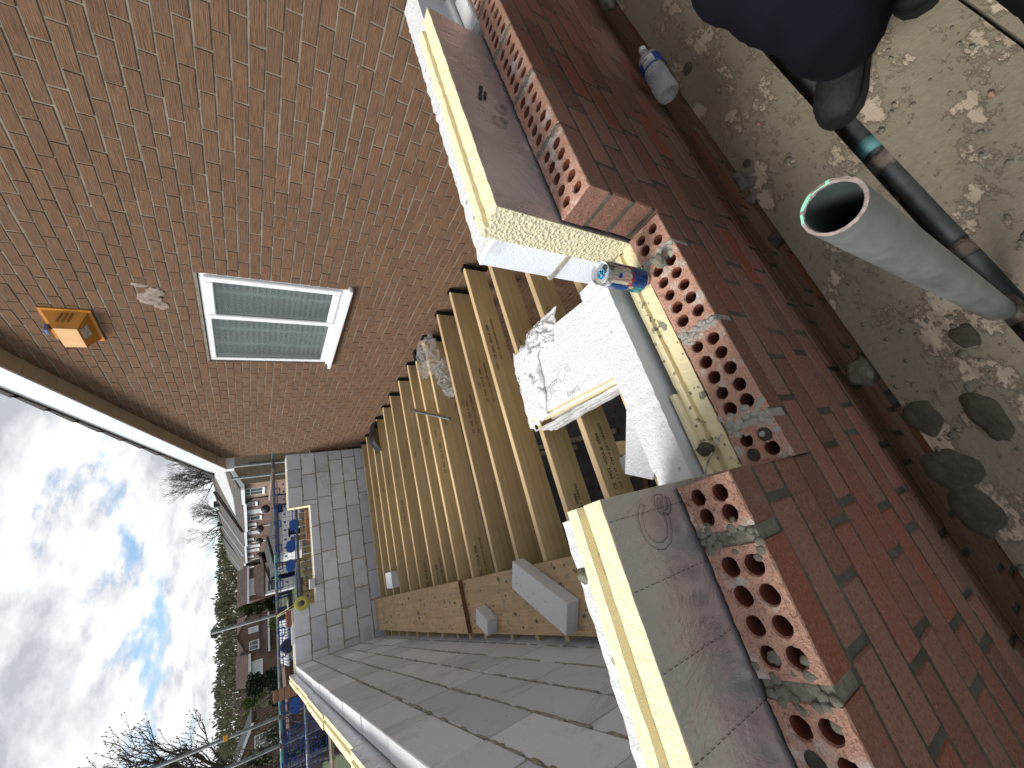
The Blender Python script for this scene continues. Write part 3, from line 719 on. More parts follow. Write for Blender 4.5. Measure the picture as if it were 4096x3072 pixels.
# left wall
m = MB(); m.box((XL - 0.097, 0.3, GZ), (XL - 0.0045, 7.74, -0.535), 1)
block_wall(m, XL, 'Y', 0.3, 7.75, ZJ - 0.5, -0.528, 0.10, 21)
mortar_ridges(m, XL, 'Y', 0.7, 7.6, -0.528, 5, 5)
block_wall(m, XL + .001, 'Y', 0.3, 7.75, GZ, ZJ - 0.5, 0.10, 22)
tag(m.build('block_wall', BM, loc=(XL, 4, GZ)), 'long grey aerated block wall on the far side from the brick house, lying along the planks', 'wall')
# back wall with the window opening
HX0, HX1, HZ = 0.146, 1.670, -0.845
m = MB(); m.box((XL, 7.654, GZ), (XH - .001, 7.745, HZ - .012), 1); m.box((XL, 7.654, HZ - .012), (HX0 - .004, 7.745, -.535), 1); m.box((HX1 + .004, 7.654, HZ - .012), (XH - .001, 7.745, -.535), 1)
block_wall(m, 7.65, 'X', XL, XH - .005, ZJ - 0.4, -0.525, 0.10, 35, bl=0.44, hole=(HX0, HX1, HZ))
mortar_ridges(m, 7.65, 'X', XL + .1, XH - .1, -0.525, 5, 19, skip=lambda a, z: z > HZ - .01 and HX0 - .05 < a < HX1 + .05)
mortar_ridges(m, 7.649, 'X', XL + .1, XH - .1, -0.520, 5, 9, skip=lambda a, z: z > HZ - .01 and HX0 - .05 < a < HX1 + .05)
block_wall(m, 7.651, 'X', XL, XH - .005, GZ, ZJ - 0.4, 0.10, 36, bl=0.44)
tag(m.build('block_wall', BM, loc=(1, 7.7, GZ)), 'grey aerated block wall at the far end with a stepped window gap in its top', 'wall')
# red brick outer leaf beyond the back wall
def plain_brick_course(mb, lo, hi, L_=0.215, h=0.065, seed=1, axis='X', c=.003, zstep=.075, topmi=None):
    q = random.Random(seed); z = lo[2]; k = 0
    while z < hi[2] - .02:
        ax = 0 if axis == 'X' else 1
        a = lo[ax] - (0.1125 if k % 2 else 0)
        while a < hi[ax] - .02:
            p, r_ = max(a, lo[ax]), min(a + L_, hi[ax])
            if r_ - p > .03:
                l = [lo[0], lo[1], z]; h_ = [hi[0], hi[1], min(z + h, hi[2])]
                l[ax] = p; h_[ax] = r_
                mb.cham(l, h_, c, 0, q.random(), .0012, top=topmi)
            a += L_ + .01
        z += zstep; k += 1
BRM = [K['red_brick'], K['new_mortar'], K['clay_top'], K['hole_clay'], K['mortar_blob'], K['wet_mortar']]
m = MB()
m.box((-0.96, 7.905, GZ), (2.75, 7.99, -1.0), 1); m.box((-0.9, 7.905, -1.0), (HX0 - .06, 7.99, -.62), 1)
plain_brick_course(m, (-0.98, 7.90, -1.60), (2.75, 8.0, -0.93), seed=4); plain_brick_course(m, (-0.86, 7.90, -0.925), (HX0 - .05, 8.0, -0.62), seed=5)
plain_brick_course(m, (HX1 - .52, 7.90, -0.925), (HX1 - .02, 8.0, -0.79), seed=8)
plain_brick_course(m, (-0.985, 7.93, -0.545), (-0.85, 8.135, -0.25), L_=.3, seed=6, zstep=.0805, h=.072)
for zz in (-.555, -.475, -.394, -.314): m.box((-0.980, 7.935, zz), (-0.855, 8.13, zz + .012), 1)
tag(m.build('brick_wall', BRM, loc=(1, 7.95, GZ)), 'new red brick outer wall seen past the far window gap, racked up at its left corner', 'wall')
m = MB(); m.box((HX0, 7.78, -1.5), (HX1, 7.88, HZ - .005)); m.box((XL - .1, 7.78, -1.5), (HX0 - .012, 7.88, -.515)); m.box((HX1 + .012, 7.78, -1.5), (XH - .02, 7.88, -.518))
tag(m.build('insulation_board', K['foam'], loc=(1, 7.83, -1.2)), 'thin pale edge of insulation board along the top of the far block wall', 'insulation', 'insulation boards in the wall cavities')
# cavity closer strips round the gap
m = MB(); m.box((HX1 - .012, 7.63, HZ), (HX1 - .001, 7.77, -.515)); m.box((HX0, 7.76, HZ - .002), (HX1 - .012, 7.775, HZ + .012)); m.box((HX0 + .0, 7.62, -.50), (HX0 + .008, 7.66, -.82)); 
tag(m.build('cavity_closer', K['foam'], loc=(1, 7.7, -.85)), 'cream cavity closer lining the far window gap', 'strip')
# loose things on the far wall
m = MB(); m.cham((-0.072, 7.665, -0.505), (0.150, 7.765, -0.432), .004, 0, .6, .001); tag(m.build('loose_brick', [K['red_brick']], loc=(.04, 7.7, -.505)), 'single red brick lying on top of the far block wall', 'brick')
m = MB(); m.prism([(0.36, 7.60, HZ + .004), (0.50, 7.62, HZ + .004), (0.505, 7.70, HZ + .004), (0.36, 7.73, HZ + .004)], (0, 0, .075)); tag(m.build('block_offcut', [K['block_white']], loc=(.43, 7.66, HZ)), 'pale block offcut on the sill of the far window gap', 'block')
m = MB(); m.prism([(0.155, 7.70, -.47), (0.30, 7.72, -.47), (0.155, 7.78, -.47)], (0, 0, .012)); m.box((-.33, 7.68, -.521), (-.09, 7.74, -.49)); tag(m.build('plastic_strip', K['upvc'], loc=(.1, 7.74, -.5)), 'white plastic offcuts on top of the far block wall', 'plastic')
m = MB(); m.lathe([(.055, -.012), (.1, -.014), (.103, 0), (.1, .014), (.055, .012), (.045, 0), (.055, -.012)], (.19, 7.60, -.64), (0.15, 1, 0.1), n=28)
for i in range(14):
    t = 2 * PI * i / 14
    if i % 2: m.box((.19 + .08 * math.cos(t) - .007, 7.583, -.64 + .08 * math.sin(t) - .004), (.19 + .08 * math.cos(t) + .007, 7.587, -.64 + .08 * math.sin(t) + .004))
tag(m.build('line_reel', K['reel_yellow'], loc=(.19, 7.6, -.64)), 'round yellow string line reel hanging at the far window gap', 'reel')
m = MB(); m.path([(.17, 7.60, -.55), (.13, 7.7, -.42), (.11, 8.6, -.345), (.10, 8.75, -.35)], .004); m.path([(.20, 7.60, -.54), (.16, 7.7, -.42), (.13, 8.6, -.348)], .004)
tag(m.build('cord', K['cord_yellow'], loc=(.17, 7.6, -.5)), 'yellow cord tying the reel to the scaffold tube', 'cord')

# left wall: cavity insulation and outer brick leaf
def foam_board(label, x0, x1, y0, y1, zb, zt, axis='X', foil=True, mats=('foam', 'foil'), group='insulation boards in the wall cavities', endmat='foam_rough', lip=0.012, seed=1):
    """tongue-edged board standing in a cavity; visible foil face at y0 (axis X, looks -Y) or x1 (axis Y)"""
    t = empty('insulation_board', ((x0 + x1) / 2, (y0 + y1) / 2, zb), label, 'insulation', group)
    W = y1 - y0 if axis == 'X' else x1 - x0
    prof = [(0, 0), (0.0, 1), (.44, 1), (.47, 1 - lip / .012 * .10), (.66, 1 - lip / .012 * .10), (.70, 1 - .02), (1, 1 - .03), (1, 0)]
    q = random.Random(seed)
    Ls = x1 - x0 if axis == 'X' else y1 - y0
    n = max(2, int(Ls / .02))
    m_ = MB(); rows = []
    for i in range(n + 1):
        a = (x0 if axis == 'X' else y0) + Ls * i / n
        row = []
        for j, (u, v) in enumerate(prof):
            zz = zb if v == 0 else zt - (1 - v) * .12 + q.uniform(-.0012, .0012) * (v > 0)
            uu = u + (q.uniform(-.012, .012) if 0 < u < 1 and v > 0 else 0)
            row.append((a, y0 + uu * W, zz) if axis == 'X' else (x0 + uu * W, a, zz))
        rows.append(row)
    P_ = len(prof); vs = [p for r in rows for p in r]
    m_.add(vs, [(i * P_ + j, i * P_ + j + 1, (i + 1) * P_ + j + 1, (i + 1) * P_ + j) for i in range(n) for j in range(P_ - 1)], 0, .5)
    m_.add(rows[0], [tuple(range(P_))], 1, .5); m_.add(rows[-1], [tuple(range(P_ - 1, -1, -1))], 1, .5)
    o_ = m_.build('foam_core', [K[mats[0]], K[endmat]], t)
    if foil:
        m_ = MB()
        nx_, nz_ = max(4, int(Ls / .03)), 16
        def fp(i, j, d):
            a = (x0 if axis == 'X' else y0) + .001 + (Ls - .002) * i / nx_; z_ = zb + (zt - .001 - zb) * j / nz_
            wv = .0022 * noise.noise(Vector((a * 9, z_ * 16, seed))) + .0012 * noise.noise(Vector((a * 30, z_ * 9, seed + 5)))
            wv = min(wv, 0.0008)
            if axis == 'X': return (a, y0 - .0015 + wv - d, z_)
            return (x0 - .0015 + wv - d, a, z_) if axis == 'Y-' else (x1 + .0015 - wv + d, a, z_)
        vs = [fp(i, j, 0) for i in range(nx_ + 1) for j in range(nz_ + 1)]
        m_.add(vs, [(i * (nz_ + 1) + j, (i + 1) * (nz_ + 1) + j, (i + 1) * (nz_ + 1) + j + 1, i * (nz_ + 1) + j + 1) for i in range(nx_) for j in range(nz_)], 0, .5, True)
        m_.build('foil_facing', K[mats[1]], t)
    return t
for i, (ya, yb, dz) in enumerate(((0.3, 1.75, 0), (1.755, 2.95, .012), (2.955, 4.15, -.004), (4.155, 5.35, .006), (5.355, 6.55, -.003), (6.555, 7.85, .004))):
    foam_board('pale foam insulation board standing above the long grey block wall, %s' % ['nearest to the camera', 'second from the camera', 'third from the camera', 'fourth from the camera', 'second from the far corner', 'at the far corner'][i], XL - .205, XL - .108, ya, yb, -1.6, -.452 + dz, axis='Y', seed=30 + i)
m = MB(); m.box((XL - .34, 0.0, GZ), (XL - .25, 8.0, -.64), 1)
q_ = random.Random(8)
plain_brick_course(m, (XL - .345, 0.0, -1.2), (XL - .2425, 8.0, -.60), seed=14, axis='Y')
tag(m.build('brick_wall', BRM, loc=(XL - .3, 4, GZ)), 'low red brick outer wall hidden behind the long insulation line', 'wall')

# ================================================================ near cavity wall
YF = 0.360; YB = YF + 0.1025; CS = 0.079; BH = 0.0665
ZT = -0.630; ZS = ZT - 3 * CS          # top of the side piers, top of the sill course
LX, RX = 0.027, 0.682                  # opening between the piers
def holed_brick(mb, x0, x1, zt, nx, seed, ny=2, dep=0.062, rot=0.0, dy=0.0, hr=0.0142, filled=()):
    """perforated brick: rough clay top with real holes, sanded faces"""
    q = random.Random(seed); r_ = q.random(); y0, y1 = YF + dy, YB + dy; zb = zt - BH
    cx, cy = (x0 + x1) / 2, (y0 + y1) / 2
    def T(p): 
        d = Vector(p) - Vector((cx, cy, 0)); c_, s_ = math.cos(rot), math.sin(rot)
        return (cx + d.x * c_ - d.y * s_, cy + d.x * s_ + d.y * c_, p[2])
    mg = 0.010; n = 16
    xs = [x0 + mg + (x1 - x0 - 2 * mg) * i / nx for i in range(nx + 1)]
    ys = [y0 + mg + (y1 - y0 - 2 * mg) * i / ny for i in range(ny + 1)]
    ys[1] += q.uniform(-.002, .002)
    # margin frame, finely divided so the arrises can be ragged
    def edge_pts(a, b, k):
        return [(a[0] + (b[0] - a[0]) * i / k, a[1] + (b[1] - a[1]) * i / k) for i in range(k)]
    K1 = nx * 6; K2 = 8
    inner = edge_pts((xs[0], ys[0]), (xs[-1], ys[0]), K1) + edge_pts((xs[-1], ys[0]), (xs[-1], ys[-1]), K2) + edge_pts((xs[-1], ys[-1]), (xs[0], ys[-1]), K1) + edge_pts((xs[0], ys[-1]), (xs[0], ys[0]), K2)
    e = .0015
    outer = edge_pts((x0 + e, y0 + e), (x1 - e, y0 + e), K1) + edge_pts((x1 - e, y0 + e), (x1 - e, y1 - e), K2) + edge_pts((x1 - e, y1 - e), (x0 + e, y1 - e), K1) + edge_pts((x0 + e, y1 - e), (x0 + e, y0 + e), K2)
    side = edge_pts((x0, y0), (x1, y0), K1) + edge_pts((x1, y0), (x1, y1), K2) + edge_pts((x1, y1), (x0, y1), K1) + edge_pts((x0, y1), (x0, y0), K2)
    M_ = len(inner); vs = []
    for p in inner: vs.append(T((p[0], p[1], zt + q.uniform(-.0008, .0008))))
    for k_, p in enumerate(outer):
        j_ = .0016 * noise.noise(Vector((p[0] * 90, p[1] * 90, seed)))
        vs.append(T((p[0] + j_, p[1] + j_, zt - .0008 + 1.2 * j_)))
    for k_, p in enumerate(side):
        j_ = .0014 * noise.noise(Vector((p[0] * 80, p[1] * 80, seed + 3)))
        vs.append(T((p[0] + j_ * .5, p[1] + j_ * .5, zt - .004 + 1.6 * j_)))
    for p in side: vs.append(T((p[0], p[1], zb)))
    mb.add(vs, [(i, M_ + i, M_ + (i + 1) % M_, (i + 1) % M_) for i in range(M_)], 2, r_)
    mb.add(vs, [(M_ + i, 2 * M_ + i, 2 * M_ + (i + 1) % M_, M_ + (i + 1) % M_) for i in range(M_)] , 2, r_)
    mb.add(vs, [(2 * M_ + i, 3 * M_ + i, 3 * M_ + (i + 1) % M_, 2 * M_ + (i + 1) % M_) for i in range(M_)], 0, r_)
    for i in range(nx):
        for j in range(ny):
            a0, a1, b0, b1 = xs[i], xs[i + 1], ys[j], ys[j + 1]
            hx, hy = (a0 + a1) / 2 + q.uniform(-.0015, .0015), (b0 + b1) / 2 + q.uniform(-.0015, .0015)
            rr = hr * q.uniform(.93, 1.06)
            vs = []
            for k_ in range(n):
                t = 2 * PI * (k_ + .5) / n - PI * 0.75 - PI / n; c_, s_ = math.cos(t), math.sin(t)
                u = 1 / max(abs(c_), abs(s_)); px, py = c_ * u, s_ * u
                vs.append(T(((a0 + a1) / 2 + px * (a1 - a0) / 2, (b0 + b1) / 2 + py * (b1 - b0) / 2, zt)))
            for k_ in range(n):
                t = 2 * PI * (k_ + .5) / n - PI * 0.75 - PI / n; rq = rr * (1 + .12 * noise.noise(Vector((k_ * .9, seed + i, j))))
                vs.append(T((hx + math.cos(t) * rq * 1.12, hy + math.sin(t) * rq * 1.12, zt + q.uniform(-.0005, .0012))))
            for k_ in range(n):
                t = 2 * PI * (k_ + .5) / n - PI * 0.75 - PI / n; rq = rr * (1 + .1 * noise.noise(Vector((k_ * .9, seed + i, j))))
                vs.append(T((hx + math.cos(t) * rq, hy + math.sin(t) * rq, zt - .004)))
            full = (i * ny + j) in filled
            dd = (0.006 if full else dep)
            for k_ in range(n):
                t = 2 * PI * (k_ + .5) / n - PI * 0.75 - PI / n; vs.append(T((hx + math.cos(t) * rr * .93, hy + math.sin(t) * rr * .93, zt - dd)))
            mb.add(vs, [(k_, (k_ + 1) % n, n + (k_ + 1) % n, n + k_) for k_ in range(n)], 2, r_)
            mb.add(vs, [(n + k_, n + (k_ + 1) % n, 2 * n + (k_ + 1) % n, 2 * n + k_) for k_ in range(n)], 2, r_)
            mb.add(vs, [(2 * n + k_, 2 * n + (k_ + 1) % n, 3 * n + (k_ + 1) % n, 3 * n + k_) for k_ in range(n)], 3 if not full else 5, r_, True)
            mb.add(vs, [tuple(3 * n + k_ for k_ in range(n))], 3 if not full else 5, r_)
def course(mb, x0, x1, zt, seed, first, L_=0.213, deep=0.4, hide=None):
    q = random.Random(seed); a = x0 - first
    while a < x1 - .02:
        p, r_ = max(a, x0), min(a + L_, x1)
        if r_ - p > .02:
            d = q.uniform(-.0015, .0015); r0 = q.random()
            mb.cham((p + q.uniform(0, .002), YF + d, zt - BH + q.uniform(-.001, .001)), (r_ - q.uniform(0, .002), YB + d, zt + q.uniform(-.001, .001)), .0035, 0, r0, .001)
        a += L_ + .012
m = MB()
mid = MB()
# body mortar, set back from the face
REC = 0.007
m.box((-1.4, YF + REC, -4.3), (XH - .002, YB - .004, ZS - BH - .004), 1)
m.box((-1.4, YF + REC, ZS - BH - .004), (LX - .004, YB - .004, ZT - BH - .004), 1); m.box((RX + .004, YF + REC, ZS - BH - .004), (XH - .002, YB - .004, ZT - BH - .004), 1)
# sill course: cut half, full, full, cut half
holed_brick(m, 0.588, RX - .006, ZS, 2, 41, hr=.0138, dy=.003)
holed_brick(m, 0.362, 0.573, ZS, 5, 42)
holed_brick(m, 0.128, 0.344, ZS, 5, 43, dy=-.002)
holed_brick(m, LX + .0, 0.108, ZS, 2, 44, filled=(1, 2), hr=.0142)
# pier tops
holed_brick(m, -0.056, LX + .002, ZT, 2, 51, hr=.0138, rot=.01)
holed_brick(m, -0.262, -0.078, ZT, 4, 52, filled=(), hr=.0146, rot=-.012)
holed_brick(m, -0.430, -0.285, ZT, 3, 53, hr=.0145, filled=(3,))
holed_brick(m, -0.66, -0.446, ZT, 5, 54); holed_brick(m, -0.89, -0.675, ZT, 5, 55); holed_brick(m, -1.12, -0.905, ZT, 5, 56)
xx = RX
for k in range(8):
    holed_brick(m, xx, xx + .2155, ZT, 5, 60 + k, dy=rnd.uniform(-.0015, .0015), rot=rnd.uniform(-.006, .006)); xx += .2255
# brick courses below
k = 0; z = ZT - CS
while z > -4.25:
    offs = (.107, .0, .12, .02)[k % 4] + .03 * (k % 3)
    if z > ZS - .01:
        course(m, -1.4, LX, z, 70 + k, .09 + offs); course(m, RX, XH - .002, z, 90 + k, (.106 if k % 2 == 0 else 0))
    else: course(m, -1.4, XH - .002, z, 110 + k, offs)
    z -= CS; k += 1
# bed joints, a little behind the face; some rough and pale where mortar was smeared
z = ZT - BH; bq = random.Random(77)
while z > -4.2:
    spans = [(-1.4, LX), (RX, XH - .002)] if z > ZS - .02 and z > ZS + .002 - .0 and z > ZS else [(-1.4, XH - .002)]
    for (a0, a1) in spans:
        a = a0
        while a < a1:
            s_ = bq.uniform(.05, .20); e_ = min(a + s_, a1)
            m.box((a, YF + bq.uniform(.0022, .0046), z - .0130), (e_, YB - .003, z + .0005), 1 if z > ZS - .3 or bq.random() < .75 else 4)
            a = e_
    if z > ZS - 4 * CS:
        for (a0, a1) in ([(-1.4, LX - .003), (RX + .003, XH - .002)] if z > ZS + .001 else [(-1.4, XH - .002)]): m.box((a0, YF + .0032, z - CS + .001), (a1, YB - .0035, z - .0131), 1)
    # a few smears in the perpends of the old courses
    z -= CS
z = ZS - CS * 6
while z > -2.2:
    for t_ in range(9):
        if bq.random() < .45:
            a = bq.uniform(-1.0, 2.2); m.box((a, YF + .003, z - BH + .002), (a + .012, YF + .02, z - .002), 4, j=.001)
    z -= CS
near_wall = m.build('brick_wall', BRM, loc=(0.6, YF, ZS))
tag(near_wall, 'red brick wall under construction closest to the camera, perforated bricks on top', 'wall')
# mortar lumps on top of the wall
def joint_fill(xc, w_, zt, seed, mat, over=.5):
    mb = MB(); q = random.Random(seed)
    mb.box((xc - w_ / 2, YF + .003, zt - BH), (xc + w_ / 2, YB - .003, zt - .004), 0)
    for k_ in range(26):
        yy = YF + .006 + (YB - YF - .010) * q.random(); xx_ = xc + q.gauss(0, w_ * over)
        r_ = q.uniform(.004, .0085); mb.blob((xx_, yy, zt - .003), r_ * 1.2, r_ * 1.3, q.uniform(.003, .0065), seed + k_, amp=.35, sub=2)
    mb.build('joint_mortar', K[mat], near_wall)
for k_, (xc, w_, zt, mat, ov) in enumerate(((-.067, .022, ZT, 'mortar_blob', .75), (-.2735, .023, ZT, 'mortar_blob', .8), (-.438, .016, ZT, 'mortar_blob', .6), (-.6675, .015, ZT, 'mortar_blob', .5), (.5805, .016, ZS, 'mortar_pale', .6), (.353, .018, ZS, 'mortar_pale', .75), (.118, .020, ZS, 'mortar_pale', .8),
                         (RX + .2205, .010, ZT, 'mortar_blob', .4), (RX + .446, .010, ZT, 'mortar_blob', .4), (RX + .6715, .010, ZT, 'mortar_blob', .4), (RX + .897, .010, ZT, 'mortar_blob', .4))):
    joint_fill(xc, w_, zt, 200 + k_ * 60, mat, ov)
# foam boards in the near cavity
foam_board('right hand foil-faced insulation board standing behind the near brick wall', RX - .006, 1.50, .470, .556, -1.25, -.447, seed=1)
foam_board('left hand foil-faced insulation board standing behind the near brick wall', -0.70, 0.040, .470, .558, -1.25, -.449, seed=2, lip=.016)
t = foam_board('mortar-spattered low insulation board under the can in the window opening', 0.032, RX - .010, .466, .532, -1.5, -.873, foil=False, mats=('foam_dirty', 'foil'), seed=3)
m = MB(); m.cham((0.033, .5325, -1.45), (0.245, .548, -.862), .002); m.build('foam_strip', K['foam'], t)
# printing on the foil
def ytext(txt, size, x, z, rot, outline=0.0, y=.4665, parent=None, mat='print_ink'):
    me = text_mesh(txt, size, outline=outline)
    return put_text('printed_mark', me, K[mat], Matrix.Translation((x, y, z)) @ Matrix.Rotation(PI / 2, 4, 'X') @ Matrix.Rotation(rot, 4, 'Z'), parent)
LB = [o for o in bpy.data.objects if o.name.startswith('insulation_board') and 'left hand' in o.get('label', '')][0]
RB = [o for o in bpy.data.objects if o.name.startswith('insulation_board') and 'right hand' in o.get('label', '')][0]
ytext('C', .105, -.072, -.560, -.45, .0004, parent=LB); ytext('e', .085, -.018, -.590, -.45, .0004, parent=LB)
for xx in (-.093, -.192, -.288, .005):
    d = MB(); z = -.452
    while z > -.66:
        d.box((xx - .0004, .4664, z - .007), (xx + .0004, .4668, z)); z -= .0125
    d.build('dashed_line', K['print_ink'], LB)
ytext('0127161228', .016, 1.09, -.520, -.3, parent=RB); ytext('52601274', .012, 1.10, -.536, -.3, parent=RB)
ytext('C', .06, .99, -.565, -.4, .0004, parent=RB); ytext('e', .055, 1.02, -.580, -.4, .0004, parent=RB); ytext('Ce', .05, 1.06, -.585, -.4, .0004, parent=RB)

# inner leaf blocks of the near wall
def ragged_block(name, label, x0, x1, y0, y1, zb, zt, seed, ends=(), gap=None, group='aerated blocks of the near inner wall', mats=('block_grey', 'block_white'), ragB=.008, cat='block'):
    q = random.Random(seed); n = max(4, int((x1 - x0) / .010)); mb = MB()
    top_f, top_b = [], []
    for i in range(n + 1):
        x = x0 + (x1 - x0) * i / n
        jb = ragB * noise.fractal(Vector((x * 22, seed, 0)), 1, 2, 3); jf = .004 * noise.fractal(Vector((x * 26, seed + 9, 0)), 1, 2, 3)
        zz = .0015 * noise.noise(Vector((x * 50, seed, 2)))
        top_f.append((x, y0 + abs(jf), zt + zz)); top_b.append((x, y1 + jb, zt + zz))
    nn = n + 1
    bot_f = [(p[0], y0, zb) for p in top_f]; bot_b = [(p[0], y1, zb) for p in top_b]
    mf = [(p[0], y0, zt - .012) for p in top_f]; mbk = [(p[0], y1, zt - .012) for p in top_f]
    vs = top_f + top_b + mf + bot_f + mbk + bot_b
    F_ = []
    for i in range(n):
        F_.append((0, (i, i + 1, nn + i + 1, nn + i)))
        F_.append((1, (2 * nn + i, 2 * nn + i + 1, i + 1, i))); F_.append((1, (3 * nn + i, 3 * nn + i + 1, 2 * nn + i + 1, 2 * nn + i)))
        F_.append((1, (nn + i, nn + i + 1, 4 * nn + i + 1, 4 * nn + i))); F_.append((1, (4 * nn + i, 4 * nn + i + 1, 5 * nn + i + 1, 5 * nn + i)))
    for i in (0, n): F_.append((1, (i, nn + i, 4 * nn + i, 5 * nn + i, 3 * nn + i, 2 * nn + i)))
    mb.add(vs, [f_ for k_, f_ in F_ if k_ == 0], 1, .5); mb.add(vs, [f_ for k_, f_ in F_ if k_ == 1], 0, q.random())
    o = mb.build(name, [K[mats[0]], K[mats[1]]], loc=((x0 + x1) / 2, (y0 + y1) / 2, zb))
    return tag(o, label, cat, group)
b = ragged_block('aerated_block', 'white-topped aerated block forming the sill of the near window opening', 0.043, 0.640, .554, .650, -1.05, -.824, 4, ragB=.006)
for (x0, x1, nm) in ((0.690, 1.30, 'its grey reveal face showing'), (1.312, 1.93, 'beside the house end of it')):
    ragged_block('aerated_block', 'aerated block behind the right hand foil board, ' + nm, x0, x1, .560, .655, -1.05 if x0 < 1 else -1.05, -.500, int(x0 * 10))
ragged_block('aerated_block', 'aerated block with ragged white top behind left foil board, beside the opening', -0.055, 0.030, .562, .655, -.76, -.512, 8, ragB=.004)
ragged_block('aerated_block', 'long aerated block with ragged white top behind left foil board, below the planks end', -0.60, -0.078, .562, .655, -.76, -.512, 12, ragB=.005)
m = MB(); m.blob((-.066, .612, -.530), .012, .045, .02, 4, amp=.5, sub=3); m.blob((-.068, .640, -.515), .013, .014, .012, 7, amp=.6, sub=2); tag(m.build('mortar_lump', K['mortar_blob'], loc=(-.066, .61, -.53)), 'grey mortar lump squeezed between two blocks behind the left foil board', 'mortar')
m = MB()
block_wall(m, .563, 'X', -.60, XH - .03, GZ, -1.06, .09, 61, bl=.44)
block_wall(m, .564, 'X', -.60, .03, -1.05, -.768, .09, 62, bl=.44)
tag(m.build('block_wall', BM, loc=(1, .6, GZ)), 'grey block inner skin under the near window opening', 'wall')
# cross joint in the white reveal block on the right pier
m = MB(); m.box((0.684, .562, -.742), (0.692, .654, -.728), j=.001); m.blob((.688, .655, -.735), .006, .008, .010, 3, sub=2); tag(m.build('mortar_lump', K['block_mortar'], loc=(.688, .61, -.735)), 'mortar bed line across the grey block reveal right of the opening', 'mortar')
# odd block and foam at the picture top
m = MB(); m.cham((1.56, .455, -.86), (1.78, .51, -.615), .004); m.cham((1.60, .515, -.86), (1.84, .60, -.60), .004); tag(m.build('block_offcut', [K['block_white']], loc=(1.6, .5, -.86)), 'speckled white block offcut wedged in the cavity beyond the right hand foil board', 'block')

# ================================================================ scaffold boards and tubes in front
ZB = -1.320
sbl = ['scaffold board next to the brick wall, caked in dried mortar', 'scaffold board the boots stand on, scuffed bare in patches', 'scaffold board at the outer edge of the picture']
for k, (ya, yb, dz) in enumerate(((.050, .275, 0), (-.229, .003, -.002), (-.470, -.236, .001))):
    m = MB(); nx_ = 160; ny_ = 12; vs = []
    for i in range(nx_ + 1):
        x = -1.6 + 4.1 * i / nx_
        for j in range(ny_ + 1):
            y = ya + (yb - ya) * j / ny_
            h = .0035 * max(0, noise.fractal(Vector((x * 7, y * 12, k * 5)), 1, 2, 4)) + .0015 * noise.noise(Vector((x * 40, y * 40, 1)))
            if j in (0, ny_): h = min(h, 0) - .001; y += .0012 * noise.noise(Vector((x * 20, k, j)))
            vs.append((x, y, ZB + dz + h))
    W_ = ny_ + 1
    m.add(vs, [(i * W_ + j, (i + 1) * W_ + j, (i + 1) * W_ + j + 1, i * W_ + j + 1) for i in range(nx_) for j in range(ny_)], 0, .5, True)
    m.box((-1.6, ya, ZB + dz - .038), (2.5, yb, ZB + dz - .0015), 0, .5)
    tag(m.build('scaffold_board', K['scaffold_board'], loc=(0.4, ya, ZB)), sbl[k], 'scaffold board', 'scaffold boards along the near wall')
# mortar crumbs and spills on the boards
m = MB(); q = random.Random(19)
for i in range(520):
    x = q.uniform(-.45, .95) if q.random() < .75 else q.uniform(-.9, 1.9); y = q.choice((q.uniform(.055, .27), q.uniform(-.22, -.0))) if q.random() < .85 else q.uniform(-.4, -.24)
    if x > .3 and q.random() < .5: continue
    s_ = q.uniform(.0015, .006) if q.random() < .93 else q.uniform(.006, .013)
    m.blob((x, y, ZB + .001), s_ * q.uniform(.8, 1.5), s_, s_ * .6, i, amp=.5, sub=1)
tag(m.build('mortar_crumbs', K['mortar_blob']), 'dried mortar crumbs scattered over the scaffold boards', 'mortar', kind='stuff')
def onb(px, py): q_ = atZ(px, py, ZB); return (q_.x, q_.y)
spl = [(onb(3690, 1665), .046, .028, 'wet mortar spill at the wall edge of the first board'), (onb(3950, 1665), .062, .026, 'long oval wet mortar spill in the middle of the first board'), (onb(3800, 1880), .050, .045, 'wide wet mortar heap nearest the picture corner'),
       (onb(3900, 2040), .060, .034, 'wet mortar spill overhanging the wall side near the corner'), (onb(3858, 1345), .030, .020, 'two-lobed dark mortar splash by the bare wood'), (onb(2988, 655), .014, .012, 'small round mortar blob near the board clip'), (onb(2752, 275), .022, .018, 'dark mortar pat beside the plastic bottle')]
for i, ((x, y), rx, ry, lb) in enumerate(spl):
    m = MB(); n_ = 26; vs = [(x, y, ZB + .0075)]
    for rr, zz in ((.5, .0078), (.85, .006), (1.0, .001)):
        for k_ in range(n_):
            t_ = 2 * PI * k_ / n_; w_ = 1 + .33 * noise.noise(Vector((math.cos(t_) * 1.5, math.sin(t_) * 1.5, i * 3.3)))
            vs.append((x + rx * rr * w_ * math.cos(t_), y + ry * rr * w_ * math.sin(t_), ZB + zz + .0015 * noise.noise(Vector((k_, rr * 9, i)))))
    fs = [(0, 1 + k_, 1 + (k_ + 1) % n_) for k_ in range(n_)]
    for c_ in range(2): fs += [(1 + c_ * n_ + k_, 1 + (c_ + 1) * n_ + k_, 1 + (c_ + 1) * n_ + (k_ + 1) % n_, 1 + c_ * n_ + (k_ + 1) % n_) for k_ in range(n_)]
    m.add(vs, fs, 0, .5, True)
    tag(m.build('mortar_spill', K['wet_mortar'], loc=(x, y, ZB)), lb, 'mortar', 'wet mortar spills on the scaffold boards')
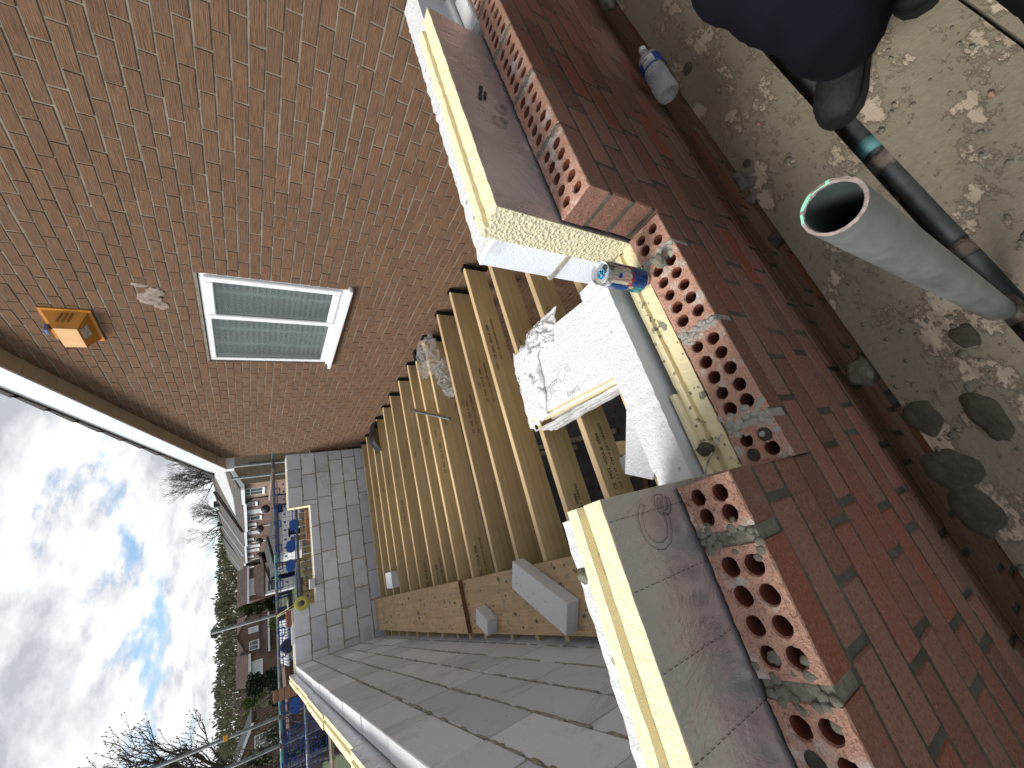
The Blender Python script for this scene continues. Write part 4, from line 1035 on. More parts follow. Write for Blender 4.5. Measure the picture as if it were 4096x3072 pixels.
for i, (x, y, s_, lb) in enumerate(((.98, .16, .012, 'brick chip by the wall side of the first board'), (.93, -.20, .011, 'brick chip behind the boots near the picture top'), (.87, -.215, .013, 'long brick chip beside the second boot'), (.60, -.16, .010, 'lone red brick chip in the middle of the second board'))):
    m = MB(); m.blob((x, y, ZB + .003), s_ * .9, s_ * .5, .003, i + 30, amp=.4, sub=1); tag(m.build('brick_chip', K['clay_top'], loc=(x, y, ZB)), lb, 'brick chip', 'brick chips on the scaffold boards')
# tube under the gap between the boards, with a coupler
m = MB(); m.tube((-1.4, .020, -1.405), (2.4, .022, -1.405), .0242, n=18)
st = m.build('scaffold_tube', K['galv_dark'], loc=(.5, .02, -1.405)); tag(st, 'dark galvanised scaffold tube seen in the gap between the two near boards', 'scaffold tube')
m = MB(); m.tube((0.335, .021, -1.405), (0.375, .021, -1.405), .034, n=16); m.cham((.335, -.028, -1.400), (.372, .070, -1.375), .004); m.build('clamp', K['rust'], st)
m = MB(); m.tube((0.70, .021, -1.405), (0.74, .021, -1.405), .033, n=16); m.build('clamp', K['teal_paint'], st)
for (x, lb) in ((.10, 'scaffold tube crossing below the boards under the upright tube'), (.66, 'rusty scaffold tube end poking out by the wall'), (-.75, 'scaffold tube crossing below the boards near the picture corner')):
    m = MB(); m.tube((x, -.9, -1.385), (x, .318 if x == .66 else .30, -1.385), .0242, n=16, hollow=.0202); tag(m.build('scaffold_tube', K['rust'] if x == .66 else K['galv_dark'], loc=(x, -.3, -1.385)), lb, 'scaffold tube')
m = MB(); m.blob((.845, .268, -1.318), .018, .026, .016, 3, amp=.4, sub=3); m.blob((.80, .285, -1.335), .020, .018, .022, 8, amp=.35, sub=3); m.cham((.83, .262, -1.325), (.90, .292, -1.296), .008); tag(m.build('board_clip', K['rust'], loc=(.84, .27, -1.32)), 'mortar-caked board clip on the wall edge of the first scaffold board', 'clip')
m = MB(); m.blob((.185, .305, -1.345), .034, .034, .020, 13, amp=.4, sub=3); tag(m.build('mortar_lump', K['mortar_blob'], loc=(.185, .3, -1.345)), 'hardened mortar lump wedged between first scaffold board and brick wall', 'mortar')
m = MB(); m.blob((2.05, .300, -1.33), .05, .035, .025, 23, amp=.4, sub=3); tag(m.build('mortar_lump', K['mortar_blob'], loc=(2.05, .3, -1.33)), 'mortar lump by the wall close to the picture top', 'mortar')
# litter seen down in the gap
m = MB(); q = random.Random(44)
for i in range(260): m.blob((q.uniform(-.6, 1.9), q.uniform(-.06, .10), -1.60 + q.uniform(-.05, .02)), q.uniform(.008, .03), q.uniform(.006, .02), q.uniform(.004, .012), i, amp=.5, sub=1)
m.box((-1.5, -.9, -1.66), (2.4, .16, -1.63))
tag(m.build('debris', K['rubble']), 'dark leaves and rubble lying below the scaffold gap', 'debris', kind='stuff')
# upright galvanised tube close to the camera
paint0 = .5
pt_ = ray(3332, 828) * .338; p0 = Vector((pt_.x, pt_.y, 0)); TZ = pt_.z
m = MB(); m.tube((p0.x, p0.y, -1.52), (p0.x, p0.y, TZ), .0242, n=48)
up = m.build('scaffold_tube', [K['galv']], loc=(p0.x, p0.y, -1.5)); tag(up, 'upright galvanised scaffold tube with an open end close to the camera', 'scaffold tube')
up.data.polygons.foreach_set('use_smooth', [len(p.vertices) == 4 for p in up.data.polygons])
# cut the solid cap away: open end, wall and bore are parts
bmx = bmesh.new(); bmx.from_mesh(up.data); bmesh.ops.delete(bmx, geom=[f_ for f_ in bmx.faces if len(f_.verts) > 8], context='FACES'); bmx.to_mesh(up.data); bmx.free()
m = MB(); n_ = 48; vs = []
for rr, hh in ((.0242, TZ), (.0240, TZ + .0012), (.0216, TZ + .0018), (.0211, TZ + .001), (.0205, TZ - .001)):
    for k_ in range(n_):
        t_ = 2 * PI * k_ / n_; e_ = .0006 * noise.noise(Vector((math.cos(t_) * 5, math.sin(t_) * 5, rr * 800))); vs.append((p0.x + (rr + e_) * math.cos(t_), p0.y + (rr + e_) * math.sin(t_), hh + e_))
for c_ in range(4):
    for k_ in range(n_):
        paint = 1 if (c_ in (0, 1, 2) and 0.0 < (2 * PI * k_ / n_ + paint0) % (2 * PI) < 1.9 and noise.noise(Vector((k_ * .5, c_ * .7, 2))) > -.15) else 0
        m.add([vs[c_ * n_ + k_], vs[c_ * n_ + (k_ + 1) % n_], vs[(c_ + 1) * n_ + (k_ + 1) % n_], vs[(c_ + 1) * n_ + k_]], [(0, 1, 2, 3)], paint, .5, False)
rim = m.build('cut_rim', [K['cut_rim'], K['mint_paint']], up)
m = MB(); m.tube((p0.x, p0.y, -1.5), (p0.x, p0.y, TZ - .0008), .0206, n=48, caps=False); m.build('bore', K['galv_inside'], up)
m = MB(); m.cham((p0.x - .035, p0.y - .035, -1.49), (p0.x + .035, p0.y + .035, -1.36), .012); m.build('coupler', K['rust'], up)

# ================================================================ loose things on and around the joists
def obox(name, label, cat, c, size, rz, mats, tilt=(0, 0), group=None, ch=.004, top=None):
    m_ = MB(); sx, sy, sz = (a / 2 for a in size)
    m_.cham((-sx, -sy, -sz), (sx, sy, sz), ch, 0, .6, .0008, top=top)
    o_ = m_.build(name, mats)
    o_.location = c; o_.rotation_euler = (tilt[0], tilt[1], rz)
    return tag(o_, label, cat, group)
BG = [K['block_grey'], K['block_white']]
ang = math.atan2(2.739 - 2.226, -0.034 + 0.342)
obox('aerated_block', 'long grey aerated block lying at an angle across the near planks', 'block', (-0.282, 2.532, -1.638), (0.60, 0.205, 0.100), ang, BG, group='loose blocks on the joists and planks', top=1)
obox('aerated_block', 'small cut block piece on the planks, at the step between near and far planks', 'block', (-0.425, 3.47, -1.638), (0.13, 0.20, 0.100), math.radians(-30), BG, group='loose blocks on the joists and planks', top=1)
obox('aerated_block', 'small grey block piece bridging the far joists near the back wall', 'block', (0.14, 6.32, -1.680), (0.21, 0.30, 0.100), math.radians(-4), BG, group='loose blocks on the joists and planks', top=1)
# steel bar
m = MB(); a_ = Vector((1.94, 4.46, -1.712)); b_ = Vector((1.41, 3.49, -1.712)); d_ = (b_ - a_).normalized()
m.tube(a_, b_, .013, n=8, r=.5); tag(m.build('steel_bar', K['galv_dark'], loc=tuple(a_)), 'dark steel bar lying slantwise across the middle joists', 'bar')
# folded black membrane
m = MB(); n_ = 14; vs = []
for i in range(n_ + 1):
    for j in range(n_ + 1):
        u, v = i / n_, j / n_
        x = 2.0 + .50 * u + .10 * v; y = 6.10 + .40 * v - .03 * u; z = -1.725 + .10 * math.sin(u * PI) * (1 - v * .4) + .05 * noise.noise(Vector((u * 4, v * 4, 1)))
        vs.append((x, y, max(z, -1.726)))
m.add(vs, [(i * (n_ + 1) + j, (i + 1) * (n_ + 1) + j, (i + 1) * (n_ + 1) + j + 1, i * (n_ + 1) + j + 1) for i in range(n_) for j in range(n_)], 0, .5, True)
o = m.build('damp_membrane', K['dpc'], loc=(2.3, 6.3, -1.72)); sm = o.modifiers.new('s', 'SOLIDIFY'); sm.thickness = .002
tag(o, 'folded black damp proof membrane on the far joists by the brick house', 'membrane')
# crumpled clear film over two joists by the wall
def crumple(name, label, cat, corners, z0, amp, seed, mat, n=40, zmin=None, parent=None, fr=5.0, rag=0.06):
    m_ = MB(); vs = []
    A, B, C_, D = (Vector(c) for c in corners)
    for i in range(n + 1):
        for j in range(n + 1):
            u, v = i / n, j / n
            e = rag * noise.noise(Vector((u * 6, v * 6, seed))) * (2 * max(abs(u - .5), abs(v - .5))) ** 3
            u2, v2 = u + e, v - e
            p = A.lerp(B, u2).lerp(D.lerp(C_, u2), v2)
            q3 = Vector((u * fr, v * fr, seed))
            rid = 1 - abs(noise.noise(q3 * 1.3)) * 2.2; rid2 = 1 - abs(noise.noise(q3 * 3.1 + Vector((5, 2, 1)))) * 2.2
            h = amp * (max(0, rid) * .65 + .35 * max(0, rid2)) * math.sin(PI * min(1, max(0, u))) ** .35 * math.sin(PI * min(1, max(0, v))) ** .35
            p = p + Vector((amp * .5 * noise.noise(q3 * 2), amp * .5 * noise.noise(q3 * 2 + Vector((9, 9, 9))), z0 + h))
            vs.append(tuple(p))
    m_.add(vs, [(i * (n + 1) + j, (i + 1) * (n + 1) + j, (i + 1) * (n + 1) + j + 1, i * (n + 1) + j + 1) for i in range(n) for j in range(n)], 0, .5, True)
    o_ = m_.build(name, K[mat], parent=parent) if parent is not None else m_.build(name, K[mat], loc=tuple(A))
    if label: tag(o_, label, cat)
    return o_
crumple('plastic_film', 'crumpled clear plastic film draped over joists beside the brick house wall', 'plastic film', [(2.00, 3.36, -1.725), (2.50, 3.50, -1.725), (2.56, 3.98, -1.725), (2.12, 3.98, -1.725)], 0, .10, 3, 'film', 44, fr=3.5)
crumple('plastic_film', 'narrow tail of clear plastic film hanging between two joists', 'plastic film', [(1.60, 3.31, -1.76), (2.02, 3.31, -1.73), (2.05, 3.62, -1.73), (1.66, 3.50, -1.76)], 0, .09, 6, 'film', 30)

# wrapped insulation pack
PZ = -1.728; rz = math.radians(-6.5)
pk = empty('insulation_pack', (0.875, 1.36, PZ), 'plastic-wrapped stack of white-faced insulation boards lying on the joists', 'insulation', rz=rz)
def Pk(p): return (Matrix.Translation((0.875, 1.36, PZ)) @ Matrix.Rotation(rz, 4, 'Z')) @ Vector(p)
HW, HL = 0.222, 0.60
MP = Matrix.Translation((0.875, 1.36, PZ)) @ Matrix.Rotation(rz, 4, 'Z')
for k in range(3):
    zb = .004 + k * .092
    m = MB()
    # board with a stepped long edge
    m.cham((-HW + .018, -HL + .35, zb), (HW, HL - .10, zb + .044), .002, M=MP); m.cham((-HW, -HL + .35, zb + .0445), (HW, HL - .10, zb + .088), .002, M=MP)
    bd = m.build('foam_board', K['foam'], pk)
    m = MB(); m.box((-HW + .001, -HL + .352, zb + .0885), (HW - .001, HL - .102, zb + .0905), M=MP); m.build('foil_facing', K['foil_white'], bd)
def pktext(txt, size, x, y, outline=0.0, mat='print_grey', rot=0):
    put_text('printed_mark', text_mesh(txt, size, outline=outline, extrude=.0003), K[mat], MP @ Matrix.Translation((x, y, .004 + .092 * 2 + .0912)) @ Matrix.Rotation(rot, 4, 'Z'), pk)
pktext('0127161228', .036, -.115, .33, rot=-PI / 2 + .1); pktext('526012', .034, -.205, .10, rot=-PI / 2 + .1); pktext('Ce', .11, -.13, .13, .0006, rot=-PI / 2 + .5); pktext('Ce', .09, -.185, .28, .0006, rot=-PI / 2 + .5)
def pkcr(corners, amp, seed, mat, n, fr=5, rag=.05):
    return crumple('wrapping', None, None, [tuple(Pk(c)) for c in corners], 0, amp, seed, mat, n, parent=pk, fr=fr, rag=rag)
pkcr([(-HW - .03, .30, .286), (HW + .03, .22, .286), (HW + .06, .62, .20), (-HW - .02, .66, .15)], .055, 11, 'film_white', 56, 3.2)
pkcr([(HW - .10, .10, .288), (HW + .10, .02, .26), (HW + .15, .44, .16), (HW - .10, .40, .29)], .06, 17, 'film_white', 40, 3)
pkcr([(-HW - .012, -.20, .03), (-HW - .012, -.20, .17), (-HW - .03, .64, .14), (-HW - .05, .60, -.01)], .02, 14, 'film_white', 40, 3)
# white faced sheet and grey board lying lower, under the sill block
c_ = [tuple(atZ(x, y, -1.722)) for (x, y) in ((2518, 1641), (2513, 1893), (2622, 1916), (2700, 1700))]
m = MB(); m.prism([(p[0], p[1], p[2]) for p in c_], (0, 0, .025)); tag(m.build('insulation_offcut', [K['foil_white']], loc=c_[0]), 'white embossed insulation offcut poking out below the sill block', 'insulation')
c_ = [tuple(atZ(x, y, -2.2)) for (x, y) in ((2470, 1750), (2510, 1730), (2520, 1880), (2508, 1880))]
obox('aerated_block', 'grey block standing lower down between the nearest joists', 'block', (0.32, 1.62, -2.02), (0.10, 0.42, 0.20), .1, BG, group=None)
# things on the ground floor below
fl = GZ + .06
for i, (x, y, L_, r_, lb) in enumerate(((1.35, 4.55, 1.9, 1.35, 'weathered batten on the dark floor under the fifth joist gap'), (1.40, 5.3, 1.7, 1.35, 'weathered batten on the dark floor farther under the joists'), (.60, 3.4, 1.2, -.35, 'thin dirty lath on the dark floor under the near joists'))):
    obox('batten', lb, 'batten', (x, y, fl + .025), (L_, .075, .045), r_, K['plank_end'] if i == 2 else K['scaffold_board'])
obox('foil_board', 'foil-faced board lying on the dark floor below the pack', 'insulation', (2.05, 4.35, fl + .05), (.95, .42, .08), -1.25, K['foil_white'])
obox('timber_offcut', 'short yellow timber offcut wedged below the near joists', 'timber', (.47, 1.93, -2.35), (.40, .10, .05), 1.3, K['joist_side'], tilt=(.5, .1))
for i, (x, y, s_, rz_) in enumerate(((2.35, 2.75, .2, .3), (2.45, 3.15, .2, 1.1), (2.30, 3.9, .2, 2.0), (2.5, 2.4, .2, .7), (2.2, 2.35, .18, 1.4))):
    obox('broken_brick', ['broken red brick on the floor under the wall corner', 'broken red brick propped against the house foot', 'half brick lying far under the joists', 'brick piece beside the white reveal', 'red brick piece near the pale rubble'][i], 'brick', (x, y, -2.05 if i < 2 else fl + .05), (s_, .1, .065), rz_, K['red_brick'], tilt=(.3 * i, .2), group='broken bricks dropped under the joists')
m = MB(); q = random.Random(4)
for i in range(240): m.blob((q.uniform(-.5, 2.5), q.uniform(1.0, 6), fl + .005), q.uniform(.01, .035), q.uniform(.01, .03), q.uniform(.006, .016), i, amp=.5, sub=1)
tag(m.build('rubble', K['rubble']), 'small rubble scattered over the dark floor slab', 'rubble', kind='stuff')

# ================================================================ drink can on the sill
can = empty('drink_can', (0.552, .482, -.870), 'small blue and silver drink can standing on the foam in the window opening', 'can')
CX, CY, CZ = can.location; can.scale = (1.17, 1.17, 1.17); R_ = .0265
m = MB()
m.lathe([(.0, .004), (.019, .003), (.021, 0), (.0235, .003), (R_, .010), (R_, .117), (.0262, .120), (.0245, .128), (.0235, .1305)], (CX, CY, CZ), n=40)
m.build('can_body', K['can_silver'], can)
m = MB(); m.lathe([(.0235, .1305), (.0245, .133), (.0248, .1345), (.0240, .1352), (.0228, .1345), (.0222, .1300), (.0200, .1290), (0, .1290)], (CX, CY, CZ), n=40); m.build('lid', K['can_silver'], can)
m = MB(); m.lathe([(.0, 0), (.0075, 0), (.0075, .0004), (0, .0004)], (CX + .004, CY - .011, CZ + .1291), n=18); m.build('mouth', K['gasket'], can)
m = MB()
ring = [(.0075, 0), (.0085, .001), (.0045, .001), (.0045, 0), (.0075, 0)]
m.lathe(ring, (CX - .001, CY + .004, CZ + .1305), n=20); m.lathe([(.0058, 0), (.0066, .0008), (.003, .0008), (.003, 0), (.0058, 0)], (CX + .001, CY - .004, CZ + .1307), n=18)
m.build('ring_pull', K['tab_blue'], can)
def arc_panel(mb, t0, t1, z0a, z1a, z0b, z1b, rr, n=14, mi=0):
    vs = []
    for i in range(n + 1):
        t = t0 + (t1 - t0) * i / n; f_ = i / n
        vs.append((CX + rr * math.cos(t), CY + rr * math.sin(t), CZ + z0a + (z0b - z0a) * f_)); vs.append((CX + rr * math.cos(t), CY + rr * math.sin(t), CZ + z1a + (z1b - z1a) * f_))
    mb.add(vs, [(2 * i, 2 * i + 2, 2 * i + 3, 2 * i + 1) for i in range(n)], mi, .5, True)
m = MB()
for k in range(2):
    t0 = -PI * .95 + k * PI
    arc_panel(m, t0, t0 + PI * .5, .014, .058, .014, .068, R_ + .0003); arc_panel(m, t0 + PI * .5, t0 + PI, .066, .112, .060, .114, R_ + .0003)
m.build('blue_panel', K['can_blue'], can)
m = MB()
for k in range(2):
    t0 = -PI * .95 + k * PI; arc_panel(m, t0 + PI * .5, t0 + PI, .014, .052, .014, .046, R_ + .0003)
m.build('teal_panel', K['can_teal'], can)
def cyl_text(txt, size, t0, z0, mat, name='lettering', shear=0):
    me = text_mesh(txt, size, extrude=0, shear=shear)
    for v in me.vertices:
        t = t0 + v.co.x / R_; zz = v.co.y
        v.co = Vector((CX + (R_ + .0007) * math.cos(t), CY + (R_ + .0007) * math.sin(t), CZ + z0 + zz))
    put_text(name, me, K[mat], Matrix(), can)
cyl_text('Red Bull', .021, -PI * .98, .055, 'can_red'); cyl_text('ENERGY DRINK', .0065, -PI * .90, .046, 'can_blue')
m = MB(); m.lathe([(0, 0), (.0055, 0), (.0055, .0003)], (CX + (R_ + .0002) * math.cos(-2.3), CY + (R_ + .0002) * math.sin(-2.3), CZ + .100), ax=(math.cos(-2.3), math.sin(-2.3), 0), n=20); m.build('badge', K['can_blue'], can)

# ================================================================ crushed water bottle
bA = Vector((1.60, .285, -1.272)); bB = Vector((1.325, .297, -1.275))
bt = empty('plastic_bottle', tuple(bA), 'crushed clear plastic water bottle with blue label lying at the wall edge of the boards', 'bottle')
ax = (bB - bA).normalized()
m = MB()
prof = [(.012, .018), (.0135, .03), (.017, .042), (.030, .060), (.038, .078), (.040, .090)]
h = .095
while h < .255: prof += [(.0395, h), (.0365, h + .006), (.0395, h + .012)]; h += .017
prof += [(.039, .262), (.034, .272), (.020, .268), (0, .262)]
m.lathe(prof, bA, ax, n=30)
o = m.build('bottle_body', K['clear_plastic'], bt)
for v in o.data.vertices: v.co += Vector([.004 * noise.noise(v.co * 22 + Vector((k * 7, 0, 0))) for k in range(3)])
sm = o.modifiers.new('s', 'SOLIDIFY'); sm.thickness = .0008
m = MB(); m.lathe([(0, 0), (.0125, .001), (.0135, .004), (.0135, .018), (.0125, .020)], bA, ax, n=24); m.build('bottle_cap', K['cap_white'], bt)
m = MB(); m.lathe([(.0402, .088), (.0412, .089), (.0412, .135), (.0402, .136)], bA, ax, n=30)
lb_ = m.build('bottle_label', K['label_blue'], bt)
a2 = Vector((0, 0, 1)); b2_ = ax.cross(a2).normalized()
def lab_pt(hh, t, rr=.0416): return bA + ax * hh + (a2 * math.cos(t) + b2_ * math.sin(t)) * rr
m = MB()
def lab_rect(mb, h0, h1, t0, t1, rr, n=8):
    vs = []
    for i in range(n + 1):
        t = t0 + (t1 - t0) * i / n; vs += [lab_pt(h0, t, rr), lab_pt(h1, t, rr)]
    mb.add(vs, [(2 * i, 2 * i + 1, 2 * i + 3, 2 * i + 2) for i in range(n)], 0, .5)
lab_rect(m, .092, .132, -.75, .35, .0416); m.build('white_panel', K['label_white'], lb_)
m = MB(); q = random.Random(2); t = -.25
while t < .28:
    w_ = q.choice((.015, .03, .022)); lab_rect(m, .098, .112, t, t + w_, .0419, 1); t += w_ + q.choice((.02, .03))
for k in range(5): lab_rect(m, .117 + k * .003, .1182 + k * .003, -.7, .28, .0419, 4)
m.build('barcode', K['print_ink'], lb_)
# steel wire tie lying over the foam at the left end of the opening
pts = [tuple(atZ(x, y, z)) for (x, y, z) in ((2818, 1900, -.835), (2833, 1845, -.85), (2850, 1800, -.855), (2873, 1757, -.86), (2884, 1738, -.862))]
m = MB(); m.path(pts, .0021, n=8); tag(m.build('wall_tie', K['wire_steel'], loc=pts[0]), 'bent steel wall tie lying over foam at the left end of the opening', 'wall tie')
m = MB(); c0 = atZ(2822, 1795, -.855); m.blob(tuple(c0), .015, .018, .014, 5, amp=.35, sub=3); tag(m.build('mortar_lump', K['wet_mortar'], loc=tuple(c0)), 'dark wet mortar lump between sill block and foam near the wall tie', 'mortar')
c0 = atZ(2640, 1045, -.85); m = MB(); m.blob(tuple(c0), .018, .014, .016, 9, amp=.4, sub=3); tag(m.build('mortar_lump', K['mortar_blob'], loc=tuple(c0)), 'mortar lump behind the perforated bricks next to the can', 'mortar')

# ================================================================ crouching person
def skin_body(name, pts, edges, radii, mat, parent=None, sub=2):
    me = bpy.data.meshes.new(name); me.from_pydata(pts, edges, []); o_ = bpy.data.objects.new(name, me); COL.objects.link(o_)
    sk = o_.modifiers.new('skin', 'SKIN'); me.skin_vertices  # layer made by the modifier
    for i, r_ in enumerate(radii):
        me.skin_vertices[0].data[i].radius = (r_, r_) if isinstance(r_, (int, float)) else r_
    me.skin_vertices[0].data[0].use_root = True
    ss = o_.modifiers.new('sub', 'SUBSURF'); ss.levels = sub; ss.render_levels = sub
    dg = bpy.context.evaluated_depsgraph_get(); me2 = bpy.data.meshes.new_from_object(o_.evaluated_get(dg))
    bpy.data.objects.remove(o_)
    me2.materials.clear(); me2.materials.append(mat); me2.polygons.foreach_set('use_smooth', [True] * len(me2.polygons))
    o2 = bpy.data.objects.new(name, me2); COL.objects.link(o2)
    if parent is not None:
        o2.parent = parent; me2.transform(Matrix.Translation(-parent.location))
    return o2
HIP = Vector((1.24, -.16, -.84))
per = empty('person', (1.0, -.16, ZB), 'person in dark navy work trousers and black boots crouching on the scaffold boards', 'person')
A1, K1_, H1 = (.925, -.055, -1.215), (.73, -.055, -.86), (1.15, -.09, -.86)
A2, K2_, H2 = (1.03, -.27, -1.215), (.47, -.262, -.90), (1.15, -.26, -.86)
pts = [tuple(HIP), H1, K1_, A1, (.91, -.045, -1.25), H2, K2_, A2, (1.01, -.262, -1.25), (1.28, -.16, -.62), (1.27, -.16, -.42), (1.24, -.16, -.28), (1.22, -.16, -.18), (1.18, -.16, -.06),
       (1.30, .0, -.40), (1.32, .03, -.64), (1.22, .03, -.72), (1.30, -.33, -.40), (1.32, -.36, -.64), (1.22, -.34, -.72)]
edges = [(0, 1), (1, 2), (2, 3), (3, 4), (0, 5), (5, 6), (6, 7), (7, 8), (0, 9), (9, 10), (10, 11), (11, 12), (12, 13), (10, 14), (14, 15), (15, 16), (10, 17), (17, 18), (18, 19)]
rad = [.12, .09, .055, .035, .03, .09, .055, .035, .03, .12, .14, .055, .05, .09, .055, .042, .03, .055, .042, .03]
body = skin_body('body', pts, edges, rad, K['skin'], per)
# trousers: loose cloth tube round each leg with folds, one mesh per garment
def cloth(name, chains, mat, seed, parent, n=28, fold=.010):
    mb = MB()
    for chain in chains:
        P_ = [Vector(c[0]) for c in chain]; R2 = [c[1] for c in chain]
        # resample with a Catmull-Rom curve
        S_ = []; Rr = []
        for i in range(len(P_) - 1):
            a0 = P_[max(i - 1, 0)]; a1 = P_[i]; a2_ = P_[i + 1]; a3 = P_[min(i + 2, len(P_) - 1)]
            for k in range(8):
                t = k / 8
                S_.append(.5 * ((2 * a1) + (a2_ - a0) * t + (2 * a0 - 5 * a1 + 4 * a2_ - a3) * t * t + (3 * a1 - a0 - 3 * a2_ + a3) * t ** 3)); Rr.append(R2[i] + (R2[i + 1] - R2[i]) * t)
        S_.append(P_[-1]); Rr.append(R2[-1]); vs = []
        up_ = Vector((0, 1, 0))
        for i, (c, r_) in enumerate(zip(S_, Rr)):
            d = (S_[min(i + 1, len(S_) - 1)] - S_[max(i - 1, 0)]).normalized(); b_ = d.cross(up_).normalized(); a_ = b_.cross(d)
            for k in range(n):
                t = 2 * PI * k / n; rr = r_ + fold * noise.fractal(Vector((math.cos(t) * 1.6, math.sin(t) * 1.6, i * .33 + seed)), 1, 2, 3) + .4 * fold * noise.noise(Vector((i * .9, t * .8, seed)))
                vs.append(c + (a_ * math.cos(t) + b_ * math.sin(t)) * rr)
        mb.add(vs, [(i * n + k, i * n + (k + 1) % n, (i + 1) * n + (k + 1) % n, (i + 1) * n + k) for i in range(len(S_) - 1) for k in range(n)], 0, .5, True)
    o_ = mb.build(name, mat, parent); sm_ = o_.modifiers.new('s', 'SOLIDIFY'); sm_.thickness = .003
    return o_
tr = cloth('trousers', [[((1.36, -.14, -.84), .10), ((1.15, -.07, -.84), .120), ((.96, -.05, -.83), .112), ((.82, -.050, -.835), .094), ((.74, -.055, -.90), .080), ((.77, -.060, -1.0), .080), ((.85, -.060, -1.12), .070), ((.905, -.050, -1.225), .060)],
                  [((1.36, -.18, -.84), .10), ((1.16, -.26, -.84), .120), ((.88, -.28, -.86), .110), ((.60, -.270, -.885), .092), ((.475, -.266, -.95), .086), ((.64, -.285, -1.05), .076), ((.87, -.28, -1.14), .068), ((1.0, -.265, -1.215), .056)]], K['trouser'], 3, per)
jk = cloth('jacket', [[((1.26, -.16, -.78), .165), ((1.29, -.16, -.60), .165), ((1.28, -.16, -.42), .17), ((1.25, -.16, -.31), .10), ((1.23, -.16, -.26), .065)], [((1.29, -.03, -.38), .07), ((1.31, .01, -.50), .065), ((1.32, .03, -.64), .055), ((1.24, .03, -.71), .045)], [((1.29, -.29, -.38), .07), ((1.31, -.34, -.50), .065), ((1.32, -.36, -.64), .055), ((1.24, -.345, -.71), .045)]], K['jacket'], 9, per)
m = MB(); m.blob((1.18, -.16, -.055), .098, .080, .115, 3, amp=.03, sub=3); hd = m.build('hair', K['hair'], per)
m = MB(); m.blob((1.155, -.16, -.075), .088, .070, .105, 5, amp=.02, sub=3)
for sgn in (-1, 1): m.blob((1.075, -.16 + sgn * .03, -.055), .010, .013, .009, 2, amp=0, sub=2); m.blob((1.17, -.16 + sgn * .074, -.07), .018, .009, .03, 2, amp=.1, sub=2)
m.blob((1.062, -.16, -.085), .018, .013, .024, 2, amp=.05, sub=2); m.blob((1.078, -.16, -.125), .010, .024, .007, 2, amp=.05, sub=2)
m.build('face', K['skin'], per)
def hand(c, sgn):
    c = Vector(c); pts = [tuple(c), tuple(c + Vector((-.075, 0, -.02)))]; ed = [(0, 1)]; rd_ = [.028, .034]
    for k in range(4):
        b0 = len(pts); o0 = c + Vector((-.085, (k - 1.5) * .019, -.022)); L1 = (.040, .045, .042, .034)[k]
        for j, (dx, dz) in enumerate(((-.01, 0), (-L1, -.008), (-L1 * 1.6, -.035), (-L1 * 1.7, -.055))):
            pts.append(tuple(o0 + Vector((dx, 0, dz)))); rd_.append(.009 - .001 * j)
            ed.append((b0 + j - 1 if j else 1, b0 + j))
    b0 = len(pts)
    for j, (dx, dy, dz) in enumerate(((-.02, .03, -.01), (-.045, .052, -.025), (-.07, .058, -.04))):
        pts.append(tuple(c + Vector((dx, sgn * dy, dz)))); rd_.append(.011 - .001 * j); ed.append((b0 + j - 1 if j else 0, b0 + j))
    return skin_body('hand', pts, ed, rd_, K['skin'], per)
hand((1.22, .03, -.715), 1); hand((1.22, -.34, -.71), 1)
def boot(heel, toe, parent):
    h_ = Vector(heel); t_ = Vector(toe); d = (t_ - h_); L_ = d.length; d.normalize(); s_ = Vector((-d.y, d.x, 0))
    mb = MB(); n = 20; secs = [(.0, .034, .034, .105), (.03, .042, .041, .118), (.10, .045, .047, .122), (.14, .047, .051, .108), (.18, .047, .050, .082), (.22, .050, .052, .070), (.26, .048, .050, .060), (.285, .036, .037, .044), (.298, .018, .020, .026)]
    vs = []
    for (u, wl, wr, hh) in secs:
        uu = u / .298 * L_
        for k in range(n):
            t = 2 * PI * k / n; c_ = math.cos(t); z_ = math.sin(t)
            ww = (wl if c_ < 0 else wr)
            zz = .018 + (hh - .018) * (.5 + .5 * (abs(z_) ** .7 * (1 if z_ > 0 else -1)))
            vs.append(h_ + d * uu + s_ * (c_ * ww * (1 - .30 * max(0, z_))) + Vector((0, 0, zz)))
    mb.add(vs, [(i * n + k, i * n + (k + 1) % n, (i + 1) * n + (k + 1) % n, (i + 1) * n + k) for i in range(len(secs) - 1) for k in range(n)] + [tuple(range(n - 1, -1, -1)), tuple(range((len(secs) - 1) * n, len(secs) * n))], 0, .5, True)
    up_ = h_ + d * .075 + Vector((0, 0, .10)); mb.tube(up_, up_ + Vector((d.x * .03, d.y * .03, .08)), .052, .055, n=20)
    o_ = mb.build('boot', K['boot'], parent)
    mb = MB(); outl = [(-.004, .034), (.05, .046), (.12, .047), (.18, .050), (.23, .055), (.27, .051), (.295, .036), (.308, .014)]
    poly = [h_ + d * (u / .298 * L_) + s_ * w_ for u, w_ in outl] + [h_ + d * (u / .298 * L_) - s_ * (w_ * .92) for u, w_ in reversed(outl)]
    mb.prism([tuple(p) for p in poly], (0, 0, .026)); mb.build('boot_sole', K['boot_sole'], o_)
    mb = MB()
    for k in range(5):
        c0 = h_ + d * (.115 + .020 * k) + Vector((0, 0, .112 - .010 * k)); mb.path([tuple(c0 - s_ * .024 + Vector((0, 0, -.006))), tuple(c0), tuple(c0 + s_ * .024 + Vector((0, 0, -.006)))], .0024, n=6)
    mb.build('laces', K['trouser'], o_)
boot((1.03, -.140, ZB + .003), (.790, .038, ZB + .003), per)
boot((1.14, -.30, ZB + .003), (.875, -.190, ZB + .003), per)

